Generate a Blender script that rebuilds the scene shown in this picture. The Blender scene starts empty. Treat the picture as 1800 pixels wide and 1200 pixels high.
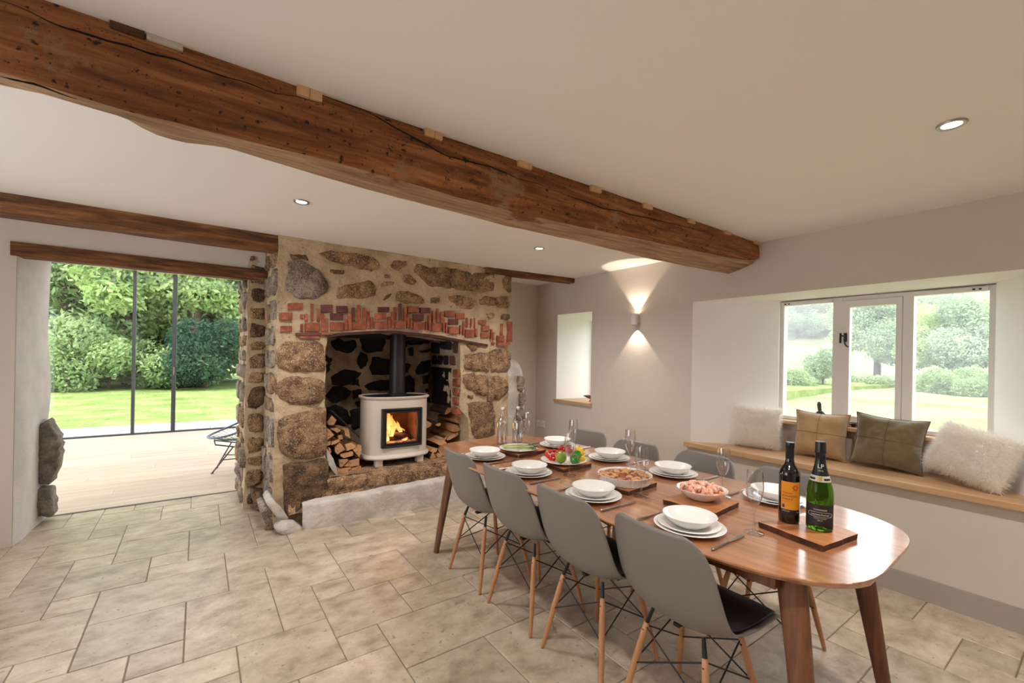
import bpy, bmesh, math, random
import numpy as np
from mathutils import Vector, Matrix, noise as mnoise

# ------------------------------------------------------------------ camera
FPX, YAW, ROLL, CY, HC = 772.2, math.radians(35.52), math.radians(1.043), 626.9, 1.40
FW = Vector((math.sin(YAW), math.cos(YAW), 0))
RT0 = Vector((math.cos(YAW), -math.sin(YAW), 0)); UP0 = Vector((0, 0, 1))
RT = RT0*math.cos(ROLL)+UP0*math.sin(ROLL)
UP = UP0*math.cos(ROLL)-RT0*math.sin(ROLL)
CAM = Vector((0, 0, HC))
scene = bpy.context.scene
COL = scene.collection
cam_d = bpy.data.cameras.new('camera'); cam = bpy.data.objects.new('camera', cam_d); COL.objects.link(cam)
mx = Matrix((RT, UP, -FW)).transposed().to_4x4(); mx.translation = CAM
cam.matrix_world = mx
cam_d.sensor_width = 36; cam_d.lens = FPX/1800*36; cam_d.shift_y = (CY-600)/1800; cam_d.clip_start = .02; cam_d.clip_end = 800
scene.camera = cam

def P(x, y, ax, val):
    """photo pixel -> the point where its ray meets the plane (axis ax) = val"""
    d = FW+RT*((x-900)/FPX)+UP*((CY-y)/FPX)
    t = (val-CAM[ax])/d[ax]
    return CAM+d*t
def PX(p):
    v = Vector(p)-CAM; d = v.dot(FW)
    if d < .05: return (-9999, -9999)
    return (900+FPX*v.dot(RT)/d, CY-FPX*v.dot(UP)/d)

# ------------------------------------------------------------------ world, sun, exposure
scene.view_settings.view_transform = 'Standard'; scene.view_settings.look = 'None'
scene.view_settings.exposure = 0.42; scene.view_settings.gamma = 1.0
scene.view_settings.use_curve_mapping = False
SKY = 4.2
w = bpy.data.worlds.new('overcast_sky'); scene.world = w; w.use_nodes = True
wb = w.node_tree.nodes['Background']; wb.inputs[0].default_value = (.90, .96, 1.0, 1); wb.inputs[1].default_value = SKY
sun_d = bpy.data.lights.new('sun', 'SUN'); sun = bpy.data.objects.new('sun', sun_d); COL.objects.link(sun)
sun_d.energy = 5.0; sun_d.angle = math.radians(6); sun_d.color = (1, .95, .86)
sun.rotation_euler = (math.radians(38), 0, math.radians(-62))
LAMP = 64.0      # watts of each ceiling downlight
scene.cycles.max_bounces = 12; scene.cycles.diffuse_bounces = 6; scene.cycles.transparent_max_bounces = 24
scene.cycles.caustics_reflective = False; scene.cycles.caustics_refractive = False
scene.cycles.sample_clamp_indirect = 6

# ------------------------------------------------------------------ materials
MATS = {}
def srgb(r, g, b):
    f = lambda c: ((c/255+.055)/1.055)**2.4 if c/255 > .04045 else c/255/12.92
    return (f(r), f(g), f(b), 1)
def mat(name, c1, c2=None, c3=None, scale=5, stretch=(1, 1, 1), detail=6, dist=0, lo=.35, hi=.65, rough=.6, metal=0, bump=0, bscale=None,
        bstretch=None, rand=0, spec=.5, coat=0, randpos=True, speck=None, sheen=0, trans=0):
    if name in MATS: return MATS[name]
    m = bpy.data.materials.new(name); MATS[name] = m; m.use_nodes = True
    nt = m.node_tree; N = nt.nodes; L = nt.links; b = N['Principled BSDF']
    b.inputs['Roughness'].default_value = rough; b.inputs['Metallic'].default_value = metal
    b.inputs['Specular IOR Level'].default_value = spec; b.inputs['Coat Weight'].default_value = coat; b.inputs['Coat Roughness'].default_value = .14 if name == 'walnut' else .08
    b.inputs['Sheen Weight'].default_value = sheen
    b.inputs['Base Color'].default_value = c1
    if c2 is None and not bump and not rand: return m
    tc = N.new('ShaderNodeTexCoord'); src = tc.outputs['Object']
    oi = N.new('ShaderNodeObjectInfo')
    if randpos:
        ml = N.new('ShaderNodeMath'); ml.operation = 'MULTIPLY'; ml.inputs[1].default_value = 37.0; L.new(oi.outputs['Random'], ml.inputs[0])
        va = N.new('ShaderNodeVectorMath'); va.operation = 'ADD'; L.new(src, va.inputs[0]); L.new(ml.outputs[0], va.inputs[1]); src = va.outputs[0]
    col = None
    if c2 is not None:
        mp = N.new('ShaderNodeMapping'); mp.inputs['Scale'].default_value = stretch; L.new(src, mp.inputs[0])
        nz = N.new('ShaderNodeTexNoise'); nz.inputs['Scale'].default_value = scale; nz.inputs['Detail'].default_value = detail; nz.inputs['Distortion'].default_value = dist
        nz.inputs['Roughness'].default_value = .62
        L.new(mp.outputs[0], nz.inputs['Vector'])
        cr = N.new('ShaderNodeValToRGB'); L.new(nz.outputs['Fac'], cr.inputs[0])
        e = cr.color_ramp.elements; e[0].position = lo; e[0].color = c1; e[1].position = hi; e[1].color = c2
        if c3 is not None:
            k = cr.color_ramp.elements.new((lo+hi)/2); k.color = c3
        col = cr.outputs[0]
    else:
        rg = N.new('ShaderNodeRGB'); rg.outputs[0].default_value = c1; col = rg.outputs[0]
    for (sc, th, sc_col) in ([] if not speck else speck if isinstance(speck, list) else [speck]):      # fine flecks, holes or crystals
        n3 = N.new('ShaderNodeTexNoise'); n3.inputs['Scale'].default_value = sc; n3.inputs['Detail'].default_value = 3 if sc > 10 else 10; n3.inputs['Roughness'].default_value = .5 if sc > 10 else .7; L.new(src, n3.inputs['Vector'])
        r3 = N.new('ShaderNodeValToRGB'); L.new(n3.outputs['Fac'], r3.inputs[0]); e = r3.color_ramp.elements
        e[0].position = th; e[1].position = min(th+.06, .99); e[0].color = (0, 0, 0, 1); e[1].color = (1, 1, 1, 1)
        mxn = N.new('ShaderNodeMix'); mxn.data_type = 'RGBA'; L.new(r3.outputs[0], mxn.inputs[0]); L.new(col, mxn.inputs[6]); mxn.inputs[7].default_value = sc_col
        col = mxn.outputs[2]
    if rand:
        hs = N.new('ShaderNodeHueSaturation'); mr = N.new('ShaderNodeMapRange')
        L.new(oi.outputs['Random'], mr.inputs[0]); mr.inputs[3].default_value = 1-rand; mr.inputs[4].default_value = 1+rand
        L.new(mr.outputs[0], hs.inputs['Value']); L.new(col, hs.inputs['Color']); col = hs.outputs[0]
    L.new(col, b.inputs['Base Color'])
    if bump:
        mp2 = N.new('ShaderNodeMapping'); mp2.inputs['Scale'].default_value = bstretch or stretch; L.new(src, mp2.inputs[0])
        n2 = N.new('ShaderNodeTexNoise'); n2.inputs['Scale'].default_value = bscale or scale*3; n2.inputs['Detail'].default_value = 8; L.new(mp2.outputs[0], n2.inputs['Vector'])
        bp = N.new('ShaderNodeBump'); bp.inputs['Strength'].default_value = bump; bp.inputs['Distance'].default_value = .02
        L.new(n2.outputs['Fac'], bp.inputs['Height']); L.new(bp.outputs[0], b.inputs['Normal'])
    if trans:                                    # thin leaf: some light passes through
        tr = N.new('ShaderNodeBsdfTranslucent'); L.new(col, tr.inputs[0])
        ms = N.new('ShaderNodeMixShader'); ms.inputs[0].default_value = trans
        L.new(b.outputs[0], ms.inputs[1]); L.new(tr.outputs[0], ms.inputs[2]); L.new(ms.outputs[0], N['Material Output'].inputs[0])
    return m
def glass_mat(name, tint=(1, 1, 1, 1), ior=1.45, rough=.0, boost=1.0):
    if name in MATS: return MATS[name]
    m = bpy.data.materials.new(name); MATS[name] = m; m.use_nodes = True
    nt = m.node_tree; N = nt.nodes; L = nt.links
    N.remove(N['Principled BSDF'])
    t = N.new('ShaderNodeBsdfTransparent'); t.inputs[0].default_value = tint
    g = N.new('ShaderNodeBsdfGlossy'); g.inputs['Roughness'].default_value = rough
    fr = N.new('ShaderNodeLayerWeight'); fr.inputs[0].default_value = .5
    pw_ = N.new('ShaderNodeMath'); pw_.operation = 'POWER'; pw_.inputs[1].default_value = 4.5; L.new(fr.outputs['Facing'], pw_.inputs[0])
    ml = N.new('ShaderNodeMath'); ml.operation = 'MULTIPLY_ADD'; ml.use_clamp = True; ml.inputs[1].default_value = .55*boost; ml.inputs[2].default_value = .04*boost; L.new(pw_.outputs[0], ml.inputs[0])
    ms = N.new('ShaderNodeMixShader'); L.new(ml.outputs[0], ms.inputs[0]); L.new(t.outputs[0], ms.inputs[1]); L.new(g.outputs[0], ms.inputs[2])
    L.new(ms.outputs[0], N['Material Output'].inputs[0]); return m
def emit_mat(name, c, s):
    if name in MATS: return MATS[name]
    m = bpy.data.materials.new(name); MATS[name] = m; m.use_nodes = True; b = m.node_tree.nodes['Principled BSDF']
    b.inputs['Base Color'].default_value = c; b.inputs['Emission Color'].default_value = c; b.inputs['Emission Strength'].default_value = s; return m

WALL = mat('wall_plaster', srgb(212, 203, 194), srgb(207, 197, 187), scale=1.2, rough=.85, bump=.06, bscale=40, randpos=False)
REVEAL = mat('lime_plaster', srgb(214, 212, 210), srgb(200, 199, 198), scale=6, rough=.9, bump=.25, bscale=60, randpos=False)
WHITEP = mat('white_plaster', srgb(242, 240, 237), rough=.85)
CEIL = mat('ceiling_paint', srgb(244, 242, 241), rough=.9)
SKIRT = mat('skirting_paint', srgb(168, 161, 153), rough=.55)
MORTAR = mat('lime_mortar', srgb(206, 186, 158), srgb(160, 138, 112), srgb(190, 168, 138), scale=5, detail=10, lo=.3, hi=.7, rough=.95, bump=.9, bscale=22, randpos=False, speck=[(38, .66, srgb(110, 92, 74)), (90, .66, srgb(84, 72, 60))])
SOOTM = mat('sooty_mortar', srgb(206, 184, 158), srgb(120, 102, 86), srgb(176, 154, 130), scale=4, detail=9, lo=.32, hi=.68, rough=.95, bump=.8, bscale=24, randpos=False)
GRANITE = mat('granite', srgb(84, 62, 46), srgb(172, 138, 104), srgb(134, 102, 74), scale=12, detail=12, lo=.36, hi=.64, rough=.92, bump=1.0, bscale=34, rand=.2, speck=[(120, .57, srgb(196, 172, 144)), (75, .62, srgb(58, 44, 34))])
GREYST = mat('grey_granite', srgb(92, 80, 70), srgb(170, 156, 140), srgb(134, 118, 102), scale=12, detail=12, lo=.36, hi=.64, rough=.92, bump=1.0, bscale=34, rand=.14, speck=[(120, .58, srgb(190, 180, 168)), (75, .62, srgb(60, 52, 46))])
DARKST = mat('brown_stone', srgb(62, 45, 33), srgb(138, 106, 76), srgb(98, 73, 52), scale=12, detail=12, lo=.36, hi=.64, rough=.92, bump=1.0, bscale=34, rand=.22, speck=[(110, .6, srgb(160, 134, 104)), (70, .62, srgb(40, 30, 24))])
BLACKST = mat('sooty_stone', srgb(26, 25, 26), srgb(14, 14, 15), srgb(38, 35, 34), scale=9, rough=.8, bump=.9, bscale=40, rand=.3)
BRICK = mat('red_brick', srgb(132, 70, 52), srgb(184, 112, 84), srgb(160, 90, 66), scale=14, detail=9, rough=.92, bump=.6, bscale=60, rand=.2)
DKBRICK = mat('purple_brick', srgb(120, 74, 66), srgb(92, 54, 50), scale=9, rough=.9, bump=.5, bscale=60, rand=.16)
WHITEROCK = mat('limewashed_stone', srgb(214, 208, 200), srgb(184, 174, 164), scale=6, rough=.9, bump=.5, bscale=30)
BEAM = mat('old_oak', srgb(66, 38, 20), srgb(196, 134, 82), srgb(142, 86, 46), scale=3.4, stretch=(.75, 8, 8), detail=14, dist=.35, lo=.27, hi=.73, rough=.8, bump=1.0, bscale=6, bstretch=(1, 14, 14), randpos=False, speck=[(46, .63, srgb(40, 24, 14)), (2.6, .60, srgb(156, 124, 92)), (3.4, .64, srgb(84, 44, 24)), (120, .66, srgb(36, 22, 14))])
BEAM2 = mat('dark_oak', srgb(62, 38, 22), srgb(150, 100, 58), srgb(108, 68, 38), scale=3.5, stretch=(.8, 8, 8), detail=12, dist=.4, rough=.8, bump=.8, bscale=6, bstretch=(1, 12, 12))
SHIM = mat('new_pine', srgb(226, 188, 144), srgb(212, 172, 128), scale=6, stretch=(6, 1, 1), rough=.7, rand=.1)
OAK = mat('pale_oak', srgb(206, 170, 132), srgb(190, 150, 110), scale=3, stretch=(8, .7, 8), detail=8, rough=.45, bump=.08, bscale=8, bstretch=(12, 1, 12), randpos=False)
PLANK = mat('limed_oak_board', srgb(196, 176, 162), srgb(176, 154, 138), scale=2.5, stretch=(.6, 9, 9), detail=8, rough=.4, rand=.07)
WALNUT = mat('walnut', srgb(132, 84, 56), srgb(192, 138, 98), srgb(164, 110, 74), scale=2.2, stretch=(14, .6, 14), detail=10, dist=.25, lo=.3, hi=.7, rough=.28, bump=.05, bscale=10, bstretch=(16, 1, 16), randpos=False, coat=1.0)
WALNUTV = mat('walnut_leg', srgb(84, 52, 34), srgb(132, 86, 58), scale=3, stretch=(12, 12, .7), detail=8, rough=.4, randpos=False)
TRAV = mat('travertine', srgb(138, 121, 103), srgb(206, 192, 175), srgb(180, 164, 144), scale=7, stretch=(1, 1.35, 1), detail=14, dist=.15, lo=.27, hi=.73, rough=.36, bump=.14, bscale=34, rand=.13, speck=[(34, .66, srgb(142, 124, 104)), (5, .60, srgb(176, 156, 134)), (110, .68, srgb(120, 102, 86))])
GROUT = mat('grout', srgb(150, 136, 120), srgb(134, 120, 104), scale=20, rough=.95)
SHELL = mat('grey_polypropylene', srgb(124, 117, 111), rough=.42)
PAD = mat('black_leatherette', srgb(34, 34, 40), rough=.38)
BEECH = mat('beech_dowel', srgb(190, 138, 98), srgb(172, 120, 82), scale=4, stretch=(14, 14, 1), rough=.45)
BLACK = mat('black_metal', srgb(22, 22, 23), rough=.45, spec=.4)
PORC = mat('white_porcelain', srgb(236, 235, 232), rough=.12, coat=.5)
STEEL = mat('brushed_steel', srgb(190, 186, 182), rough=.25, metal=1)
CREAM = mat('cream_enamel', srgb(216, 204, 192), rough=.45)
PAINT = mat('window_paint', srgb(226, 222, 217), rough=.4)
BARK = mat('log_bark', srgb(96, 66, 46), srgb(56, 38, 28), scale=9, stretch=(4, .8, 4), rough=.95, bump=.8, bscale=20, rand=.2)
LOGW = mat('split_wood', srgb(190, 142, 98), srgb(160, 112, 72), srgb(206, 160, 116), scale=6, stretch=(6, .8, 6), rough=.8, bump=.3, bscale=20, rand=.14)
BOARD = mat('live_edge_board', srgb(150, 92, 54), srgb(190, 128, 80), scale=2.5, stretch=(9, .8, 9), detail=8, rough=.35, rand=.08)
BOARDEDGE = mat('board_bark_edge', srgb(92, 54, 32), srgb(50, 30, 18), scale=14, rough=.8, bump=.6, bscale=40)
ANTH = mat('anthracite_frame', srgb(52, 54, 58), rough=.4)
GRASS = mat('lawn_grass', srgb(82, 102, 50), srgb(124, 138, 84), srgb(102, 120, 64), scale=1.2, detail=14, rough=.9, bump=.6, bscale=30, randpos=False, spec=.1, speck=[(14, .62, srgb(150, 160, 96))])
MEADOW = mat('meadow_grass', srgb(92, 104, 70), srgb(142, 142, 108), srgb(116, 124, 86), scale=.3, detail=14, stretch=(1, .5, 1), rough=.95, bump=.5, bscale=8, randpos=False, spec=.1, speck=[(1.6, .6, srgb(90, 108, 62))])
PATIO = mat('patio_stone', srgb(186, 188, 190), srgb(170, 172, 176), scale=3, rough=.7)
GLASS = glass_mat('window_glass', ior=1.45, boost=.7)
WGLASS = glass_mat('clear_glass', (.97, .97, .97, 1), ior=1.5, boost=2.6)

# ------------------------------------------------------------------ mesh helpers
def tag(o, label=None, cat=None, group=None, kind=None):
    if label: o['label'] = label
    if cat: o['category'] = cat
    if group: o['group'] = group
    if kind: o['kind'] = kind
    return o
def thing(name, label, cat, loc=(0, 0, 0), rz=0, group=None):
    o = bpy.data.objects.new(name, None); COL.objects.link(o); o.empty_display_size = .05
    o.location = loc; o.rotation_euler = (0, 0, rz)
    return tag(o, label, cat, group)
def link(name, me, m, parent=None):
    if m is not None and len(me.materials) == 0:
        for k in (m if isinstance(m, (list, tuple)) else [m]): me.materials.append(k)
    o = bpy.data.objects.new(name, me); COL.objects.link(o)
    if parent is not None: o.parent = parent
    return o
def copy_tree(o, parent=None):
    c = o.copy(); COL.objects.link(c); c.parent = parent
    for ch in o.children: copy_tree(ch, c)
    return c
def dup(root, loc, rz=0, label=None, group=None):
    c = copy_tree(root); c.location = loc; c.rotation_euler = (0, 0, rz)
    if label: c['label'] = label
    if group: c['group'] = group
    return c
class MB:
    def __init__(s): s.v = []; s.f = []; s.mi = []
    def add(s, vs, fs, mi=0):
        n = len(s.v); s.v += [tuple(p) for p in vs]; s.f += [tuple(i+n for i in f) for f in fs]; s.mi += [mi]*len(fs); return s
    def box(s, x0, x1, y0, y1, z0, z1, mi=0, b=0):
        if b:
            vs = []
            for (z, i) in ((z0, b), (z0+b, 0), (z1-b, 0), (z1, b)):
                vs += [(x0+i, y0+i, z), (x1-i, y0+i, z), (x1-i, y1-i, z), (x0+i, y1-i, z)]
            fs = [(3, 2, 1, 0), (12, 13, 14, 15)]
            for r in range(3):
                for k in range(4): fs.append((r*4+k, r*4+(k+1) % 4, r*4+4+(k+1) % 4, r*4+4+k))
            return s.add(vs, fs, mi)
        return s.add([(x0, y0, z0), (x1, y0, z0), (x1, y1, z0), (x0, y1, z0), (x0, y0, z1), (x1, y0, z1), (x1, y1, z1), (x0, y1, z1)],
                     [(3, 2, 1, 0), (4, 5, 6, 7), (0, 1, 5, 4), (1, 2, 6, 5), (2, 3, 7, 6), (3, 0, 4, 7)], mi)
    def quad(s, a, b, c, d, mi=0): return s.add([a, b, c, d], [(0, 1, 2, 3)], mi)
    def prism(s, poly, z0, z1, mi=0):
        n = len(poly)
        return s.add([(x, y, z0) for x, y in poly]+[(x, y, z1) for x, y in poly],
                     [tuple(range(n))[::-1], tuple(range(n, 2*n))]+[(i, (i+1) % n, n+(i+1) % n, n+i) for i in range(n)], mi)
    def lathe(s, prof, n=24, mi=0, c=(0, 0, 0)):
        vs = []; fs = []
        for r, z in prof:
            for k in range(n):
                a = 2*math.pi*k/n; vs.append((c[0]+r*math.cos(a), c[1]+r*math.sin(a), c[2]+z))
        for j in range(len(prof)-1):
            for k in range(n): fs.append((j*n+k, j*n+(k+1) % n, (j+1)*n+(k+1) % n, (j+1)*n+k))
        if prof[0][0] > 1e-5: fs.append(tuple(range(n))[::-1])
        if prof[-1][0] > 1e-5: fs.append(tuple(range((len(prof)-1)*n, len(prof)*n)))
        return s.add(vs, fs, mi)
    def tube(s, pts, r, n=8, mi=0, caps=True):
        pts = [Vector(p) for p in pts]; rr = r if isinstance(r, (list, tuple)) else [r]*len(pts)
        vs = []; fs = []; prev = None
        for i, p in enumerate(pts):
            t = (pts[min(i+1, len(pts)-1)]-pts[max(i-1, 0)]).normalized()
            if prev is None: u = t.cross(Vector((0, 0, 1)) if abs(t.z) < .9 else Vector((1, 0, 0))).normalized()
            else: u = (prev-t*prev.dot(t)).normalized()
            prev = u; v = t.cross(u)
            for k in range(n):
                a = 2*math.pi*k/n; vs.append(p+(u*math.cos(a)+v*math.sin(a))*rr[i])
        for i in range(len(pts)-1):
            for k in range(n): fs.append((i*n+k, i*n+(k+1) % n, (i+1)*n+(k+1) % n, (i+1)*n+k))
        if caps: fs.append(tuple(range(n))[::-1]); fs.append(tuple(range((len(pts)-1)*n, len(pts)*n)))
        return s.add(vs, fs, mi)
    def grid(s, fn, nu, nv, mi=0, flip=False):
        vs = [fn(i/nu, j/nv) for j in range(nv+1) for i in range(nu+1)]
        fs = []
        for j in range(nv):
            for i in range(nu):
                q = (j*(nu+1)+i, j*(nu+1)+i+1, (j+1)*(nu+1)+i+1, (j+1)*(nu+1)+i); fs.append(q[::-1] if flip else q)
        return s.add(vs, fs, mi)
    def mesh(s, name, smooth=False, off=None, angle=None):
        me = bpy.data.meshes.new(name)
        vs = s.v if off is None else [(x-off[0], y-off[1], z-off[2]) for x, y, z in s.v]
        me.from_pydata(vs, [], s.f)
        if any(s.mi): me.polygons.foreach_set('material_index', s.mi)
        if smooth: me.polygons.foreach_set('use_smooth', [True]*len(s.f))
        me.update()
        return me
    def build(s, name, m, parent=None, smooth=False, world=False):
        off = parent.location if (world and parent is not None) else None
        o = link(name, s.mesh(name, smooth, off), m, parent); return o
def sub(o, lv=1):
    md = o.modifiers.new('smooth', 'SUBSURF'); md.levels = lv; md.render_levels = lv; return o
def R(a, b): return random.uniform(a, b)
def edge_smooth(o, ang=40):
    o.data.polygons.foreach_set('use_smooth', [True]*len(o.data.polygons))
    o.data.set_sharp_from_angle(angle=math.radians(ang)); return o
def struct(o, label, cat): return tag(o, label, cat, kind='structure')
def nz3(p, sc, amp):
    return Vector(mnoise.noise_vector(Vector(p)*sc))*amp
random.seed(7)

# ================================================================== THE ROOM
ZC = 2.32          # ceiling
XR = 3.53          # window wall
YL = 4.55          # wall with the wide opening
YB = 5.21          # far side of that wall
YF = 3.87          # chimney face
YA = 4.41          # alcove wall right of the chimney
XL, YR = -2.3, -2.6

# ---- floor: french-pattern travertine, 0.2 m module
fl = MB(); fl.box(XL-.3, XR+.6, YR-.3, YB, -.2, -.006)
floor = struct(fl.build('floor', GROUT), 'travertine flagstone floor laid in a random pattern of beige slabs', 'floor')
TU, TV, TX, TY = .203, .1975, -.035, 2.45
pieces = [(-2, 3, 3, 2), (0, 0, 2, 3), (-2, 1, 2, 2), (-4, 2, 2, 2), (-3, 5, 2, 2), (1, -2, 2, 2), (-1, 5, 2, 1), (2, 0, 1, 2), (-1, 0, 1, 1), (-3, 4, 1, 1), (3, 1, 1, 1), (1, 3, 1, 1)]
tile_me = {}
def tile_mesh(a, b):
    if (a, b) not in tile_me:
        m_ = MB(); m_.box(.0025, a*TU-.0025, .0025, b*TV-.0025, -.012, 0, b=.0025); me = m_.mesh('tile'); me.materials.append(TRAV); tile_me[(a, b)] = me
    return tile_me[(a, b)]
rest = MB(); shown = []
for I in range(-14, 24, 6):
    for J in range(-30, 18, 6):
        for (i, j, a, b) in pieces:
            x0, y0 = TX+(I+2+i)*TU, TY+(J+6+j)*TV
            x1, y1 = x0+a*TU, y0+b*TV
            if x1 < XL or x0 > XR or y1 < YR or y0 > YB: continue
            if x1 > XR+.02 or y1 > YB+.005 or x0 < XL or y0 < YR:
                xa, xb, ya, yb = max(x0, XL), min(x1, XR), max(y0, YR), min(y1, YB)
                if xb-xa < .03 or yb-ya < .03: continue
                full = False
            else: xa, xb, ya, yb, full = x0, x1, y0, y1, True
            c = ((xa+xb)/2, (ya+yb)/2)
            if c[0] > .45 and c[1] > 3.95: vis = False
            elif c[0] < -1.1 and c[1] > 4.6: vis = False
            else:
                q = [PX((x, y, 0)) for x in (xa, xb) for y in (ya, yb)]
                vis = max(p[0] for p in q) > -20 and min(p[0] for p in q) < 1820 and min(p[1] for p in q) < 1220 and all(p[0] > -5000 for p in q)
            if vis:
                if full: o = link('tile', tile_mesh(a, b), None, floor); o.location = (x0, y0, R(-.0008, .0004))
                else:
                    m_ = MB(); m_.box(.0025, xb-xa-.0025, .0025, yb-ya-.0025, -.012, 0, b=.0025); o = m_.build('tile', TRAV, floor); o.location = (xa, ya, 0)
            else: rest.box(xa+.0025, xb-.0025, ya+.0025, yb-.0025, -.012, 0)
o = rest.build('tile_field', TRAV, floor); tag(o, kind='stuff')

# ---- ceiling
c_ = MB(); c_.box(XL-.3, XR+.6, YR-.3, YB+.1, ZC, ZC+.2)
struct(c_.build('ceiling', CEIL), 'smooth off-white plaster ceiling', 'ceiling')

# ---- window wall (right): inner skin, recess, small window, outer skin
XO = 4.12
RW = dict(y0=.20, y1=2.224, z0=.66, z1=1.911)
SW = dict(y0=3.437, y1=4.01, z0=.875, z1=1.917)
def skin(m_, x, ya, yb, za, zb, holes, mi=0):
    ys = sorted({ya, yb}|{h[k] for h in holes for k in ('y0', 'y1')}); zs = sorted({za, zb}|{h[k] for h in holes for k in ('z0', 'z1')})
    for i in range(len(ys)-1):
        for j in range(len(zs)-1):
            cy, cz = (ys[i]+ys[i+1])/2, (zs[j]+zs[j+1])/2
            if any(h['y0'] < cy < h['y1'] and h['z0'] < cz < h['z1'] for h in holes): continue
            m_.quad((x, ys[i], zs[j]), (x, ys[i+1], zs[j]), (x, ys[i+1], zs[j+1]), (x, ys[i], zs[j+1]), mi)
WO = dict(y0=.47, y1=1.70, z0=.90, z1=1.905)
SO = dict(y0=3.36, y1=3.92, z0=.9, z1=1.86)
wr = MB()
skin(wr, XR, YR, YA+.02, 0, ZC, [RW, SW], 0)
skin(wr, XO, YR-.3, YB, -.2, ZC+.2, [WO, SO], 0)
def reveal(m_, a, b, x0, x1, mi, bottom=True):
    m_.quad((x0, a['y1'], a['z0']), (x0, a['y1'], a['z1']), (x1, b['y1'], b['z1']), (x1, b['y1'], b['z0']), mi)
    m_.quad((x0, a['y0'], a['z0']), (x0, a['y0'], a['z1']), (x1, b['y0'], b['z1']), (x1, b['y0'], b['z0']), mi)
    m_.quad((x0, a['y0'], a['z1']), (x0, a['y1'], a['z1']), (x1, b['y1'], b['z1']), (x1, b['y0'], b['z1']), mi)
    if bottom: m_.quad((x0, a['y0'], a['z0']), (x0, a['y1'], a['z0']), (x1, b['y1'], b['z0']), (x1, b['y0'], b['z0']), mi)
W1 = dict(y0=.47, y1=1.70, z0=.66, z1=1.905)
reveal(wr, RW, W1, XR, 3.96, 1)                                  # deep splayed recess down to the seat
reveal(wr, dict(W1, z0=.90), WO, 3.96, XO, 1)
wr.quad((3.96, .47, .66), (3.96, 1.70, .66), (3.96, 1.70, .90), (3.96, .47, .90), 0)   # wall under the sill
reveal(wr, SW, SO, XR, XO, 1)
struct(wr.build('wall_right', [WALL, WHITEP]), 'warm grey plastered window wall with a deep splayed recess', 'wall')
m_ = MB(); m_.box(XR-.016, XR, YR, YA, 0, .125); m_.box(XR-.012, XR, YR, YA, .125, .132)
struct(m_.build('baseboard_right', SKIRT), 'grey painted skirting board along the window wall', 'skirting')
# ---- other walls
m_ = MB(); m_.box(2.66, XO, YA, YA+.3, 0, ZC)
struct(m_.build('wall_back', WALL), 'warm grey alcove wall right of the chimney', 'wall')
wl = MB()
wl.box(XL-.3, -1.05, YL, YB, 0, ZC, 0)
wl.box(-1.05, .48, YL, YL+.14, 2.137, ZC, 0); wl.box(-1.05, .48, YL+.10, YB, 2.118, ZC, 1)
# limewashed splay of the opening, slightly uneven
def rv(u, v):
    p = Vector((-1.048+.03*u, YL+u*(YB-YL), v*2.12)); return p+Vector(((mnoise.noise(p*1.8)*.025+.012)*min(1, u*5), 0, 0))
wl.grid(rv, 14, 30, 1)
struct(edge_smooth(wl.build('wall_back_left', [WALL, REVEAL]), 30), 'thick plastered wall with the wide opening to the garden room', 'wall')
m_ = MB(); m_.box(XL-.25, XL, YR-.3, 1.0, 0, ZC); m_.box(XL-.25, XL, 3.2, YL, 0, ZC); m_.box(XL-.25, XL, 1.0, 3.2, 0, .8); m_.box(XL-.25, XL, 1.0, 3.2, 2.05, ZC)  # unseen wall; its opening is made up to let daylight in
struct(m_.build('wall_left', WALL), 'warm grey plastered wall left of the camera with an opening added for daylight', 'wall')
m_ = MB(); m_.box(XL-.25, XR+.6, YR-.25, YR, 0, ZC)
struct(m_.build('wall_front', WALL), 'warm grey plastered wall behind the camera', 'wall')

# ================================================================== BEAMS
def interp(tab, x):
    if x <= tab[0][0]: return tab[0][1]
    for (a, fa), (b, fb) in zip(tab, tab[1:]):
        if x <= b: return fa+(fb-fa)*(x-a)/(b-a)
    return tab[-1][1]
YM = 1.665
ar = [(p.x, p.z) for p in (P(x, y, 1, YM) for x, y in ((0, 127), (240, 200), (447, 253), (600, 288), (900, 372), (1136, 422), (1283, 453), (1333, 460)))]
sl = [(p.x, p.z) for p in (P(x, y, 1, 1.93) for x, y in ((0, 155), (120, 176), (200, 200), (235, 218), (262, 236), (300, 248), (330, 255), (365, 258), (400, 264), (500, 294), (600, 323), (700, 352), (900, 400), (1022, 428), (1164, 460), (1280, 482)))]
mb = MB(); xs = [XL+(XR-.004-XL)*i/150 for i in range(151)]
sec = []
for x in xs:
    a, b = interp(ar, x), interp(sl, x)
    e = max(0, (x-3.3)/.23)
    sec.append([(x, YM+.012, ZC+.01), (x, YM+.004, ZC-.03), (x, YM-.004, (ZC+a)/2), (x, YM, a+.035), (x, YM+.012+.02*e, a+.004+.02*e), (x, YM+.05, a-.004),
                (x, 1.80, (a+b)/2-.006), (x, 1.90, b-.001), (x, 1.93, b+.006), (x, 1.955, b+.05), (x, 1.965, ZC-.05), (x, 1.965, ZC+.01)])
vs = []; fs = []; ns = len(sec[0])
for s_ in sec:
    for k, p in enumerate(s_):
        p = Vector(p); q = Vector((p.x*.8, p.y*3, p.z*3))
        d = nz3(q, 2.2, .008)+nz3(q, 9, .004)
        if k in (0, ns-1): d.z = 0
        vs.append((p.x, p.y+d.y, p.z+d.z*.8))
for i in range(len(xs)-1):
    for k in range(ns-1): fs.append((i*ns+k, (i+1)*ns+k, (i+1)*ns+k+1, i*ns+k+1))
fs.append(tuple((len(xs)-1)*ns+k for k in range(ns)))
mb.add(vs, fs); mb.mi = [1 if j < len(fs)-1 and (j % (ns-1)) in (4, 5, 6, 7) else 0 for j in range(len(fs))]
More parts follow.
